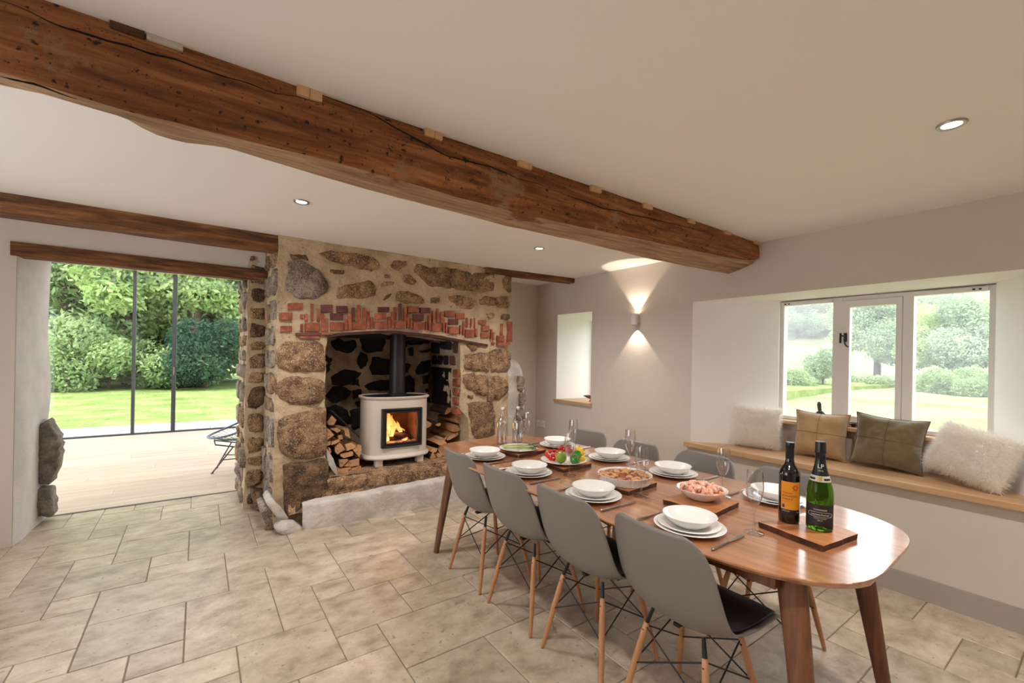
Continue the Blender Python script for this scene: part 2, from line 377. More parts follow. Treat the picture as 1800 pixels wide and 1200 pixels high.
UNDER = mat('weathered_oak_bounce_lit', srgb(118, 90, 66), srgb(206, 174, 142), srgb(170, 136, 106), scale=3.4, stretch=(.8, 9, 9), detail=13, dist=.3, lo=.3, hi=.7, rough=.85, bump=.9, bscale=6, bstretch=(1, 14, 14), randpos=False, speck=[(2.2, .58, srgb(128, 76, 46))])  # greyer weathered oak, its colour lightened further to stand in for floor bounce
bt = thing('ceiling_beam', 'massive rough-hewn old oak beam crossing the ceiling to the window wall', 'beam', (.6, 1.8, 2.1))
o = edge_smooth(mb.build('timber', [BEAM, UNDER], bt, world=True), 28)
# long drying cracks along the front face
crk = mat('beam_crack', srgb(22, 14, 9), rough=1)
for pts in (((0, 5), (60, 25), (120, 50), (200, 75), (290, 102), (390, 134), (480, 163), (590, 188)), ((540, 160), (640, 195), (720, 240), (790, 277), (860, 293), (920, 318), (990, 335)), ((960, 330), (1060, 366), (1150, 386), (1250, 410)), ((0, 137), (60, 150), (150, 178))):
    m_ = MB(); c3 = [P(x, y, 1, YM) for x, y in pts]; fine = []
    for a, b in zip(c3, c3[1:]):
        for k in range(6): q = a.lerp(b, k/6); fine.append(q+Vector((0, -.004, mnoise.noise(q*14)*.007)))
    n = len(fine); m_.tube(fine, [.0005+.0028*math.sin(math.pi*(i+.5)/n)*R(.5, 1) for i in range(n)], 5)
    m_.build('crack', crk, bt, world=True)
for (xa, xb, yc, h, pale) in ((522, 545, 140, .034, 0), (545, 567, 147, .034, 0), (747, 764, 221, .03, 0), (764, 778, 226, .03, 0), (911, 935, 279, .027, 0), (1039, 1057, 325, .03, 0), (1132, 1147, 357, .028, 0), (1211, 1222, 384, .026, 0), (1274, 1285, 405, .02, 0), (1328, 1337, 422, .02, 0), (257, 323, 60, .018, 1), (192, 255, 35, .02, 2)):
    a = P(xa, yc, 1, YM-.004).x; b = P(xb, yc, 1, YM-.004).x
    m_ = MB(); m_.box(a+.001, b-.001, YM-.008, YM+.06, ZC-h, ZC-.0005, b=.001)
    o = m_.build('packing_block', [SHIM, WHITEROCK, BEAM2][pale], bt, world=True)
def small_beam(name, label, x0, x1, ya, yb, z0, z1, y_skew=0, amp=.004):
    t = thing(name, label, 'beam', ((x0+x1)/2, (ya+yb)/2, z0))
    m_ = MB(); n = 60; vs = []; fs = []
    for i in range(n+1):
        x = x0+(x1-x0)*i/n; sk = y_skew*i/n
        for (y, z) in ((ya+.006, z0), (ya, z0+.008), (ya, (z0+z1)/2), (ya, z1), (yb, z1), (yb, (z0+z1)/2), (yb, z0+.008), (yb-.006, z0)):
            p = Vector((x, y+sk, z)); d = nz3(Vector((x*1.5, y*4, z*4)), 3, amp); vs.append((p.x, p.y+d.y, p.z+(d.z if z < z1 else 0)))
    for i in range(n):
        for k in range(8): fs.append((i*8+k, (i+1)*8+k, (i+1)*8+(k+1) % 8, i*8+(k+1) % 8))
    fs += [tuple(range(8)), tuple(range(n*8, n*8+8))[::-1]]
    m_.add(vs, fs); edge_smooth(m_.build('timber', BEAM2, t, world=True), 50)
    return t
small_beam('cross_beam', 'dark squared oak beam running from the left into the chimney top', XL+.01, .742, 3.885, 4.03, 2.195, ZC+.004)
small_beam('door_lintel', 'dark oak lintel set in plaster over the wide opening', -1.078, .497, YL-.022, YL+.11, 2.045, 2.142)
small_beam('cross_beam', 'thin dark oak joist from the chimney to the window wall', 2.40, XR-.003, 3.84, 3.94, 2.265, ZC+.004, y_skew=-.115)

# ================================================================== WINDOWS
# --- window_1: three-light painted casement in the recess
XW = 3.985
w1 = thing('window_1', 'white painted three-light casement window above the seat', 'window', (XW, 1.09, .93)); w1['kind'] = 'structure'
def wbox(name, y0, y1, z0, z1, x0, x1, m, par=w1, b=.004):
    m_ = MB(); m_.box(x0, x1, y0, y1, z0, z1, b=b)
    off = Vector((XW, 1.09, .93))
    return link(name, m_.mesh(name, off=off), m, par)
ZB, ZT = .925, 1.900
fr = MB()
for (y0, y1, z0, z1) in ((1.672, 1.70, ZB, ZT), (.472, .50, ZB, ZT), (.5, 1.672, ZT-.03, ZT), (.5, 1.672, ZB, ZB+.03)): fr.box(XW, XW+.07, y0, y1, z0, z1, b=.003)
link('window_frame', fr.mesh('window_frame', off=Vector((XW, 1.09, .93))), PAINT, w1)
for (y0, y1) in ((1.263, 1.322), (.853, .909)): wbox('mullion', y0, y1, ZB+.001, ZT-.001, XW-.006, XW+.072, PAINT)
sash = MB()
for (y0, y1, z0, z1) in ((1.213, 1.262, .955, 1.868), (.911, .944, .955, 1.868), (.944, 1.213, 1.818, 1.868), (.944, 1.213, .955, 1.005)): sash.box(XW-.014, XW+.035, y0, y1, z0, z1, b=.004)
sash = link('casement', sash.mesh('casement', off=Vector((XW, 1.09, .93))), PAINT, w1)
for nm, y0, y1, z0, z1, par in (('pane', 1.322, 1.672, ZB+.03, ZT-.03, w1), ('pane', .944, 1.213, 1.005, 1.818, sash), ('pane', .50, .853, ZB+.03, ZT-.03, w1)):
    m_ = MB(); m_.quad((XW+.03, y0-.004, z0-.004), (XW+.03, y1+.004, z0-.004), (XW+.03, y1+.004, z1+.004), (XW+.03, y0-.004, z1+.004))
    link(nm, m_.mesh(nm, off=Vector((XW, 1.09, .93))), GLASS, par)
for (y0, y1, e) in ((1.325, 1.670, 1.64), (.503, .850, .55)):
    v = wbox('trickle_vent', y0, y1, ZT-.036, ZT-.008, XW-.022, XW, PAINT)
    for dy in (-.012, .016): wbox('vent_control', e+dy-.006, e+dy+.006, ZT-.028, ZT-.018, XW-.026, XW-.02, BLACK, v, b=0)
hd = MB()
hy, hz = 1.238, 1.595
hd.box(XW-.020, XW-.013, hy-.010, hy+.010, hz-.035, hz+.03); hd.box(XW-.022, XW-.004, hy+.028, hy+.036, hz-.045, hz+.03)
hd.tube([(XW-.022, hy+.03, hz+.008), (XW-.034, hy, hz+.008), (XW-.036, hy-.004, hz-.02), (XW-.034, hy-.002, hz-.05), (XW-.036, hy-.014, hz-.07), (XW-.04, hy-.028, hz-.076)], [.005, .007, .006, .005, .005, .004], 8)
link('handle', hd.mesh('handle', off=Vector((XW, 1.09, .93))), BLACK, sash)
hd = MB(); hd.tube([(XW-.03, 1.20, .942), (XW-.03, .98, .942)], .005, 6); hd.box(XW-.036, XW-.01, 1.165, 1.185, .927, .95); hd.box(XW-.036, XW-.01, .99, 1.01, .927, .95)
link('window_stay', hd.mesh('window_stay', off=Vector((XW, 1.09, .93))), BLACK, sash)
m_ = MB(); m_.box(3.888, XW+.03, .45, 1.72, .897, .924, b=.003)
link('window_sill', m_.mesh('window_sill', off=Vector((XW, 1.09, .93))), OAK, w1)
# --- window_2: small deep window
w2 = thing('window_2', 'small deep-set window with an oak sill left of the wall light', 'window', (XO-.05, 3.64, .9)); w2['kind'] = 'structure'
off = Vector(w2.location)
m_ = MB()
for (y0, y1, z0, z1) in ((3.36, 3.41, .9, 1.86), (3.87, 3.92, .9, 1.86), (3.41, 3.87, 1.81, 1.86), (3.41, 3.87, .9, .95)): m_.box(XO-.08, XO-.03, y0, y1, z0, z1, b=.003)
link('window_frame', m_.mesh('window_frame', off=off), PAINT, w2)
m_ = MB(); m_.quad((XO-.05, 3.405, .945), (XO-.05, 3.875, .945), (XO-.05, 3.875, 1.815), (XO-.05, 3.405, 1.815)); link('pane', m_.mesh('pane', off=off), GLASS, w2)
m_ = MB(); m_.prism([(XR-.028, SW['y0']-.022), (XR-.0005, SW['y0']-.022), (XR-.0005, SW['y0']-.002), (XO-.03, 3.365), (XO-.03, 3.915), (XR-.0005, SW['y1']+.002), (XR-.0005, SW['y1']+.022), (XR-.028, SW['y1']+.022)], .874, .902); link('window_sill', m_.mesh('window_sill', off=off), OAK, w2)
# --- window seat
m_ = MB(); m_.prism([(3.482, -.25), (XR-.001, -.25), (XR-.001, .19), (3.958, .476), (3.958, 1.694), (XR-.001, 2.219), (XR-.001, 2.262), (3.482, 2.262)], .645, .684)
ws = m_.build('window_seat', OAK); md = ws.modifiers.new('b', 'BEVEL'); md.width = .003; md.segments = 2
tag(ws, 'long pale oak window seat board in the recess', 'seat')

# ================================================================== FIREPLACE
fp = thing('fireplace', 'big granite inglenook fireplace with a shallow red brick arch and plastered hearth front', 'fireplace', (1.6, 4.0, 0))
ZH = .372
arch = [(p.x, p.z) for p in (P(x, y, 1, YF) for x, y in ((560, 591), (567, 590), (600, 587), (650, 584), (690, 583), (760, 590), (810, 599), (855, 607)))]
XJ0, XJ1 = .862, 2.135
def lump(p, amp=.016):
    d = nz3(p, 3.1, amp*1.1)+nz3(p, 9, amp*.6)+nz3(p, 24, amp*.3); return p+d
def patch(m_, a, b, c, d, nu, nv, mi=0, amp=.016):
    a, b, c, d = map(Vector, (a, b, c, d))
    m_.grid(lambda u, v: lump((a.lerp(b, u)).lerp(d.lerp(c, u), v), amp), nu, nv, mi)
ch = MB()
patch(ch, (.5, YF, 0), (XJ0, YF, 0), (XJ0, YF, ZC), (.5, YF, ZC), 12, 70)
def xj(z): t = max(0, min(1, (z-.74)/.14)); return 2.235+(XJ1-2.235)*t*t*(3-2*t)
ch.grid(lambda u, v: lump(Vector((xj(v*ZC)+(2.72-xj(v*ZC))*u, YF, v*ZC))), 18, 70)
def spand(u, v):
    x = XJ0+(XJ1-XJ0)*u; z = interp(arch, x); return lump(Vector((x, YF, z+(ZC-z)*v)))
ch.grid(spand, 40, 26)
ch.grid(lambda u, v: lump(Vector((XJ0+(XJ1-XJ0)*u, YF+.42*v, interp(arch, XJ0+(XJ1-XJ0)*u)))), 40, 12)       # arch soffit
patch(ch, (.5, YL+.05, 0), (.5, YF, 0), (.5, YF, ZC), (.5, YL+.05, ZC), 24, 90)                                # left flank
patch(ch, (.35, YL, 0), (.5, YL, 0), (.5, YL, ZC), (.35, YL, ZC), 6, 70)
patch(ch, (.335, YB, 0), (.35, YL, 0), (.35, YL, 2.12), (.335, YB, 2.12), 20, 70)
patch(ch, (2.72, YF, 0), (2.72, YA+.05, 0), (2.72, YA+.05, ZC), (2.72, YF, ZC), 18, 70)
ch.grid(lambda u, v: lump(Vector((xj(.2+1.5*v)+.055*u, YF+(4.72-YF)*u, .2+1.5*v))), 24, 40)
patch(ch, (XJ0, 4.72, .2), (XJ0, YF, .2), (XJ0, YF, 1.7), (XJ0, 4.72, 1.7), 24, 40)
o = ch.build('mortar', MORTAR, fp, smooth=True, world=True)
m_ = MB(); patch(m_, (.80, 4.72, .2), (2.34, 4.72, .2), (2.34, 4.72, 2.3), (.80, 4.72, 2.3), 50, 60, amp=.02)
m_.build('fireback', SOOTM, fp, smooth=True, world=True)
m_ = MB(); m_.box(.8, 2.3, YF+.42, 4.8, 2.25, 2.31); m_.box(.8, 2.3, YF+.40, YF+.43, 1.55, 2.3)
m_.build('smoke_hood', BLACKST, fp, world=True)
m_ = MB(); m_.box(.34, 2.75, 4.74, YB-.002, 0, ZC-.001); m_.build('masonry_core', SOOTM, fp, world=True)

def stone(name, pts, plane, m, h=.02, back=.03, parent=fp, axis=1, sign=-1, n=30, rough=.009):
    """pts: outline in 3D lying in the plane axis=plane; pushed out by h toward the room"""
    c = sum((Vector(p) for p in pts), Vector())/len(pts)
    # even resampling of the closed outline
    L_ = [Vector(p) for p in pts]; seg = [(L_[i], L_[(i+1) % len(L_)]) for i in range(len(L_))]; tot = sum((b-a).length for a, b in seg)
    out = []; acc = 0; k = 0
    for a, b in seg:
        ln = (b-a).length
        while k*tot/n < acc+ln-1e-9 and k < n:
            t = (k*tot/n-acc)/max(ln, 1e-9); out.append(a.lerp(b, t)); k += 1
        acc += ln
    n = len(out); sm = [(out[i-1]+out[i]*10+out[(i+1) % n])/12 for i in range(n)]
    nrm = Vector((0, 0, 0)); nrm[axis] = sign
    vs = []; seed = Vector((R(0, 50), R(0, 50), R(0, 50)))
    h *= .8
    for (s_, d) in ((1.03, -back), (1.01, h*.1), (.95, h*.75), (.55, h)):
        for p in sm:
            q = c+(p-c)*s_; jit = mnoise.noise_vector(q*22+seed)*rough*(1.5 if s_ > .9 else 1); vs.append(q+jit+nrm*(d+(mnoise.noise(q*16+seed)*.35+mnoise.noise(q*45+seed)*.25)*h*(d > 0)))
    vs.append(c+nrm*h*(1+R(-.15, .15)))
    fs = []
    for r in range(3):
        for k in range(n): fs.append((r*n+k, r*n+(k+1) % n, (r+1)*n+(k+1) % n, (r+1)*n+k))
    for k in range(n): fs.append((3*n+k, 3*n+(k+1) % n, 4*n))
    m2 = MB(); m2.add(vs, fs)
    return m2.build(name, m, parent, smooth=True, world=True)
def zp(ox, oy, s): return lambda x, y: (ox+x/s, oy+y/s)
def stones(z, lst, plane, m, h=.02, name='stone', axis=1, sign=-1, grow=1.05):
    for poly in lst:
        pts = [P(*z(*p), axis, plane) for p in poly]; c = sum(pts, Vector())/len(pts)
        stone(name, [c+(p-c)*grow for p in pts], plane, m, h, axis=axis, sign=sign)
zA, zB, zC, zD, zE, zK = zp(380, 400, 6), zp(660, 420, 6), zp(400, 580, 6), zp(400, 750, 6), zp(680, 580, 6), zp(560, 660, 6)
stones(zA, [[(760, 370), (900, 350), (1000, 390), (1110, 490), (1180, 600), (1150, 680), (1050, 730), (870, 740), (740, 660), (735, 560), (770, 440)]], YF, GREYST, .035)
stones(zA, [[(1090, 280), (1180, 250), (1320, 270), (1480, 280), (1640, 310), (1720, 370), (1700, 430), (1620, 455), (1480, 420), (1300, 370), (1180, 340)],
            [(1290, 640), (1400, 600), (1620, 565), (1680, 640), (1660, 720), (1550, 745), (1380, 740), (1280, 740)]], YF, GRANITE, .022)
stones(zA, [[(790, 280), (950, 290), (960, 340), (800, 330)], [(1200, 445), (1350, 445), (1345, 485), (1210, 480)]], YF, DARKST, .012)
stones(zB, [[(160, 270), (210, 225), (320, 240), (310, 280), (240, 330), (180, 310)],
            [(410, 290), (450, 260), (560, 300), (780, 310), (790, 522), (700, 515), (560, 490), (480, 410), (410, 350)],
            [(805, 312), (1000, 360), (1250, 365), (1230, 540), (1100, 560), (860, 530), (800, 522)],
            [(1325, 440), (1380, 390), (1430, 400), (1430, 540), (1400, 565), (1350, 510)],
            [(60, 500), (80, 450), (200, 460), (190, 490)], [(290, 380), (350, 380), (430, 440), (400, 490), (300, 460)],
            [(240, 550), (380, 560), (480, 620), (520, 675), (300, 675), (210, 650)], [(580, 620), (670, 620), (665, 670), (580, 675)],
            [(760, 605), (900, 595), (1050, 640), (1060, 690), (1000, 740), (830, 725), (780, 660)],
            [(1100, 640), (1160, 600), (1250, 610), (1250, 700), (1110, 690)], [(1260, 620), (1390, 610), (1415, 690), (1390, 730), (1300, 720), (1250, 680)],
            [(1160, 790), (1240, 780), (1250, 820), (1200, 845)], [(1330, 800), (1400, 790), (1420, 830), (1380, 860), (1320, 840)],
            [(95, 378), (155, 378), (152, 408), (98, 408)], [(70, 640), (110, 590), (170, 575), (160, 600), (90, 645)]], YF, GRANITE, .02)
stones(zC, [[(538, 190), (620, 120), (760, 135), (900, 110), (1000, 160), (1020, 300), (1010, 430), (850, 436), (650, 418), (536, 390)],
            [(536, 560), (660, 492), (850, 504), (1000, 530), (1025, 640), (1005, 745), (850, 785), (680, 785), (536, 710)]], YF, GRANITE, .035)
stones(lambda x, y: (x, y), [[(490, 738), (515, 728), (550, 721), (571, 717), (573, 796), (550, 803), (525, 804), (496, 798), (489, 765)]], YF, GRANITE, .04)
stones(lambda x, y: (x, y), [[(500, 818), (537, 816), (560, 809), (574, 807), (577, 878), (550, 884), (533, 880), (522, 890), (517, 917), (505, 912), (500, 867)]], YF-.01, DARKST, .05)
stones(zE, [[(830, 260), (1000, 245), (1065, 240), (1075, 330), (1070, 430), (900, 420), (820, 400)], [(1085, 230), (1150, 205), (1260, 200), (1300, 270), (1290, 400), (1240, 440), (1095, 435)],
            [(800, 480), (900, 460), (1040, 480), (1055, 560), (1048, 700), (950, 670), (830, 610)], [(1065, 500), (1180, 480), (1270, 530), (1270, 640), (1200, 720), (1060, 740)],
            [(860, 790), (920, 762), (1100, 760), (1130, 830), (1130, 1100), (1000, 1130), (900, 1130), (880, 950)]], YF, GRANITE, .03)
stones(zE, [[(850, 690), (910, 690), (910, 720), (860, 720)], [(830, 130), (940, 140), (950, 200), (900, 210)]], YF, DARKST, .01)
# flank / opening-side rubble on the thick wall: irregular courses, narrow joints
def rubble(p_of, wid, z0, z1, axis, hmin, hmax, cols, mats, h, seed):
    rr_ = random.Random(seed); z = z0
    while z < z1-.05:
        ch_ = min(rr_.uniform(hmin, hmax), z1-z); k = rr_.choice(cols); cuts = sorted([0]+[(i+rr_.uniform(-.22, .22))/k for i in range(1, k)]+[1]); g = .012
        for a_, b_ in zip(cuts, cuts[1:]):
            if rr_.random() < .10: continue
            u0, u1 = a_+g/wid, b_-g/wid; w0, w1 = z+g, z+ch_-g
            if u1-u0 < .04/wid or w1-w0 < .03: continue
            du, dz_ = (u1-u0), (w1-w0); q = lambda f: rr_.uniform(0, f)
            uv = [(u0+q(.2)*du, w0+q(.15)*dz_), (u0+.5*du, w0+q(.12)*dz_), (u1-q(.2)*du, w0+q(.2)*dz_), (u1-q(.06)*du, w0+.5*dz_), (u1-q(.25)*du, w1-q(.18)*dz_), (u0+.5*du, w1-q(.12)*dz_), (u0+q(.25)*du, w1-q(.22)*dz_), (u0+q(.06)*du, w0+.5*dz_)]
            stone('stone', [p_of(u_, v_) for u_, v_ in uv], 0, rr_.choice(mats), h*rr_.uniform(.7, 1.4), axis=axis, sign=-1, n=18, rough=.006)
        z += ch_
rubble(lambda u, z: (.348+.16*u, YL, z), .16, .03, 2.27, 1, .10, .24, (1, 1, 1, 2), (DARKST, GRANITE, GRANITE), .02, 4)
rubble(lambda u, z: (.343, YL+.02+.64*u, z), .64, .03, 2.08, 0, .12, .26, (2, 2, 3), (GREYST, GRANITE, GREYST, GRANITE), .03, 8)
rubble(lambda u, z: (.5, YF+.02+.66*u, z), .66, .03, 2.27, 0, .14, .30, (1, 2, 2), (GREYST, GREYST, GRANITE), .03, 15)
# sooty stones of the fireback
YK = 4.715
stones(zC, [[(1100, 130), (1180, 100), (1230, 130), (1340, 110), (1350, 180), (1280, 240), (1150, 210)], [(1420, 90), (1500, 50), (1640, 60), (1650, 140), (1620, 210), (1480, 230), (1430, 180)], [(1370, 330), (1410, 240), (1470, 260), (1460, 370), (1400, 400)],
            [(1100, 500), (1160, 450), (1240, 420), (1400, 450), (1320, 540), (1240, 580), (1120, 570)], [(1280, 572), (1380, 515), (1382, 580)], [(1510, 400), (1540, 290), (1700, 320), (1700, 460), (1530, 460)], [(1450, 580), (1560, 540), (1700, 530), (1700, 630), (1500, 630)],
            [(1060, 690), (1110, 600), (1220, 610), (1290, 650), (1240, 720), (1160, 760), (1080, 740)], [(1320, 640), (1400, 620), (1410, 690), (1330, 720)], [(1350, 760), (1420, 740), (1450, 810), (1370, 815)], [(1015, 260), (1100, 310), (1070, 345), (1020, 335)],
            [(1005, 380), (1085, 355), (1070, 420), (1010, 455)], [(1040, 830), (1150, 800), (1250, 840), (1300, 960), (1200, 1000), (1060, 960)], [(1300, 860), (1400, 830), (1440, 1000), (1320, 1040)]], YK, BLACKST, .03, grow=1.14)
stones(zE, [[(230, 120), (300, 50), (430, 60), (430, 130), (350, 150), (250, 150)], [(310, 420), (370, 340), (460, 320), (480, 400), (400, 450), (330, 460)], [(150, 520), (230, 480), (280, 520), (280, 640), (150, 650)], [(380, 490), (480, 470), (480, 550), (390, 560)],
            [(150, 330), (240, 370), (220, 440), (150, 460)], [(350, 220), (500, 190), (500, 212), (380, 242)], [(230, 190), (272, 190), (272, 270), (238, 270)], [(410, 620), (500, 590), (480, 640), (420, 655)], [(420, 680), (500, 690), (500, 760), (430, 750)], [(150, 60), (210, 80), (200, 170), (150, 180)]], YK, BLACKST, .03, grow=1.14)
# right inner jamb: small sooty stones, a row of bricks and the shaded-in bread-oven mouth
def jamb(poly_yz, m, h=.015, name='stone'):
    pts = [(XJ1+(2.19-XJ1)*(y-YF)/(4.72-YF)-.004, y, z) for y, z in poly_yz]
    return stone(name, pts, 0, m, h, axis=0, sign=-1, n=12, rough=.002)
for (ya, yb, za, zb) in ((3.93, 4.05, 1.42, 1.55), (4.1, 4.4, 1.46, 1.56), (4.42, 4.66, 1.42, 1.55)):
    jamb([(ya, za), (yb, za+.01), (yb, zb), (ya, zb-.01)], DARKST if ya < 4 else BLACKST)
for k in range(4): jamb([(4.0+k*.165, 1.30), (4.0+k*.165+.135, 1.30), (4.0+k*.165+.135, 1.40), (4.0+k*.165, 1.40)], BLACKST if k else DKBRICK, .012, 'brick')
m_ = MB(); m_.prism([(2.139, 4.08), (2.2, 4.08), (2.2, 4.60), (2.170, 4.60)], .86, 1.27)
om = m_.build('oven_mouth_shade', BLACK, fp, world=True)  # black block stands in for the shade inside the oven recess
for k in range(5): jamb([(3.885, .80+k*.095), (4.03, .80+k*.095), (4.03, .80+k*.095+.082), (3.885, .80+k*.095+.082)], BRICK, .02, 'brick')
for k in range(3): jamb([(4.62, .90+k*.13), (4.71, .90+k*.13), (4.71, 1.01+k*.13), (4.62, 1.01+k*.13)], DKBRICK, .015, 'brick')

# ---- brick arch
def bricks(z, rects, m):
    for (a, b, c, d) in rects:
        p0, p1, p2, p3 = (P(*z(*q), 1, YF-.012) for q in ((a, d), (c, d), (c, b), (a, b)))
        h = R(.012, .03); m2 = MB()
        q = [Vector((p.x, 0, p.z)) for p in (p0, p1, p2, p3)]; c_ = sum(q, Vector())/4
        vs = []
        for (s_, y) in ((0, YF+.04), (0, YF-h+.004), (.004, YF-h)):
            for p in q:
                dv = (c_-p); dv = dv.normalized()*s_*1.4 if dv.length > 1e-6 else dv
                vs.append((p.x+dv.x+R(-.0015, .0015), y, p.z+dv.z+R(-.0015, .0015)))
        fs = [(8, 9, 10, 11)]+[(r*4+k, r*4+(k+1) % 4, r*4+4+(k+1) % 4, r*4+4+k) for r in range(2) for k in range(4)]
        m2.add(vs, fs); m2.build('brick', m if R(0, 1) < .88 else DKBRICK, fp, world=True)
b1, b2 = zp(480, 520, 8.18), zp(690, 520, 8.18)
bricks(b1, [(215, 105, 430, 195), (90, 240, 275, 345), (110, 430, 270, 515), (395, 265, 435, 325), (455, 265, 500, 360), (545, 110, 580, 360), (630, 185, 668, 365), (395, 400, 435, 505), (460, 385, 672, 508), (695, 250, 735, 510), (748, 320, 785, 510),
            (820, 375, 1012, 500), (1030, 330, 1072, 495), (1078, 235, 1125, 490), (1135, 170, 1170, 360), (1210, 130, 1245, 355), (1290, 165, 1320, 360), (1145, 370, 1335, 485), (1355, 215, 1390, 475), (1400, 305, 1440, 470), (1460, 250, 1625, 340), (1465, 365, 1635, 470),
            (1650, 300, 1690, 465), (1700, 225, 1735, 465), (325, 530, 680, 570), (385, 574, 675, 610), (690, 530, 855, 560)], BRICK)
bricks(b1, [(690, 125, 855, 235), (905, 145, 1065, 240), (820, 250, 1005, 345), (1505, 160, 1670, 235)], DKBRICK)
bricks(b2, [(15, 160, 60, 350), (90, 110, 125, 350), (165, 165, 195, 350), (35, 365, 190, 465), (215, 150, 375, 240), (210, 250, 245, 465), (255, 330, 285, 470), (300, 380, 455, 485), (475, 370, 500, 490), (515, 270, 548, 495), (572, 215, 600, 385), (635, 180, 660, 390), (690, 230, 715, 395),
            (555, 400, 705, 510), (722, 320, 750, 520), (765, 380, 790, 530), (750, 215, 890, 300), (905, 250, 1030, 335), (805, 440, 945, 545), (965, 420, 985, 550), (1010, 360, 1035, 560), (1055, 315, 1085, 455), (1115, 325, 1135, 455), (1165, 320, 1190, 465), (1045, 480, 1175, 590), (1190, 470, 1215, 590),
            (1235, 345, 1345, 410), (1280, 430, 1390, 500), (1275, 530, 1390, 600), (1410, 480, 1430, 620), (1445, 520, 1465, 630), (1550, 400, 1590, 560), (1505, 570, 1610, 655), (1650, 370, 1715, 660), (1430, 660, 1470, 690), (1500, 670, 1680, 710)], BRICK)
bricks(b2, [(400, 170, 540, 245), (300, 260, 448, 360), (810, 330, 945, 415)], DKBRICK)
m_ = MB(); n = 40
for i in range(n):
    xa, xb = .85+(2.44-.85)*i/n, .85+(2.44-.85)*(i+1)/n; za, zb = interp(arch, xa), interp(arch, xb)
    m_.add([(xa, YF-.02, za-.012), (xb, YF-.02, zb-.012), (xb, YF-.02, zb+.012), (xa, YF-.02, za+.012), (xa, YF+.1, za-.012), (xb, YF+.1, zb-.012), (xb, YF+.1, zb+.012), (xa, YF+.1, za+.012)], [(0, 1, 2, 3), (0, 4, 5, 1), (3, 2, 6, 7)])
m_.build('arch_bar', mat('rusty_iron', srgb(92, 50, 40), srgb(60, 36, 30), scale=12, rough=.85), fp, world=True)
# ---- hearth: slab, granite kerb stones, limewashed plinth
def hs(u, v):
    p = Vector((.6+1.8*u, 3.84+.9*v, ZH)); return lump(p, .004) if 0 < v else p
m_ = MB(); m_.grid(hs, 40, 20); m_.grid(lambda u, v: lump(Vector((.6+1.9*u, 3.84-.03*v, ZH-.25*v)), .01), 40, 6)
m_.build('hearth_slab', GRANITE, fp, smooth=True, world=True)
stones(zK, [[(100, 1095), (300, 1060), (490, 1045), (490, 1155), (250, 1195), (110, 1190)], [(520, 1062), (720, 1045), (740, 1140), (560, 1190), (500, 1160)], [(750, 1080), (860, 1020), (1000, 1025), (1010, 1100), (850, 1140), (765, 1145)], [(1020, 995), (1250, 970), (1285, 1050), (1080, 1100), (1020, 1080)], [(1290, 960), (1420, 935), (1420, 1030), (1300, 1050)]], 3.83, GRANITE, .02)
def pl(u, v):
    x = .69+2.0*u
    top = .205+.04*u+.012*mnoise.noise(Vector((x*4, 0, 0)))
    if v < .7: z, y = top*v/.7, 3.735
    else: z, y = top+.012*(v-.7)/.3, 3.735+.11*(v-.7)/.3
    if u < .06: y += .06*(1-u/.06)**2
    p = Vector((x, y, z)); return p+nz3(p, 5, .006 if v > 0 else 0)
m_ = MB(); m_.grid(pl, 60, 14); m_.build('plinth', WHITEROCK, fp, smooth=True, world=True)
# ---- limewashed and grey boulders at the foot of the left pier
def boulder(name, poly, y, m, depth, par=fp):
    pts = [P(x, yy, 1, y) for x, yy in poly]; return stone(name, pts, y, m, depth, back=.25, n=14, rough=.01)
boulder('boulder', [(468, 884), (478, 872), (493, 890), (510, 910), (493, 911), (478, 902)], 3.86, WHITEROCK, .05)
boulder('boulder', [(482, 928), (493, 916), (517, 914), (532, 927), (528, 936), (503, 938), (484, 934)], 3.80, WHITEROCK, .06)
boulder('boulder', [(457, 892), (473, 888), (494, 912), (482, 922), (474, 934), (466, 933)], 3.95, GREYST, .06)
boulder('boulder', [(441, 858), (468, 866), (480, 890), (458, 902), (446, 892)], 4.45, DARKST, .09)
boulder('boulder', [(419, 830), (436, 850), (444, 888), (430, 882), (418, 862)], 4.85, GREYST, .12)
# ---- rounded limewashed back of the bread oven right of the chimney
OC, ORX, ORY = (2.87, 4.40), .30, .40
def oxy(a, k=1): return (OC[0]-math.copysign(abs(math.cos(a))**.7, math.cos(a))*ORX*k, OC[1]-abs(math.sin(a))**.7*ORY*k)
def od(u, v):
    k = (1-max(0, (v-.70)/.30)**2.4*.95); x, y = oxy(math.pi*(.01+.98*u), k)
    return lump(Vector((x, y, 1.43*(v if v < .7 else .7+.3*math.sin(math.pi/2*(v-.7)/.3)))), .014)
m_ = MB(); m_.grid(od, 24, 36); m_.build('oven_dome', WHITEROCK, fp, smooth=True, world=True)
for (a0, a1, z0, z1) in ((.54, .66, 1.02, 1.18), (.56, .68, .85, .99), (.53, .66, .68, .82), (.55, .68, .51, .65), (.52, .66, .34, .48), (.54, .67, .17, .31), (.68, .76, .9, 1.05), (.68, .77, .6, .76)):
    pts = []
    for (a, z) in ((a0, z0), ((a0+a1)/2, z0-.02), (a1, z0+.02), (a1, z1-.02), ((a0+a1)/2, z1+.01), (a0, z1)):
        x, y = oxy(math.pi*a, 1.0); pts.append(Vector((x, y, z)))
    stone('stone', pts, 0, GREYST, .04, axis=1, sign=-1, n=16, rough=.01)
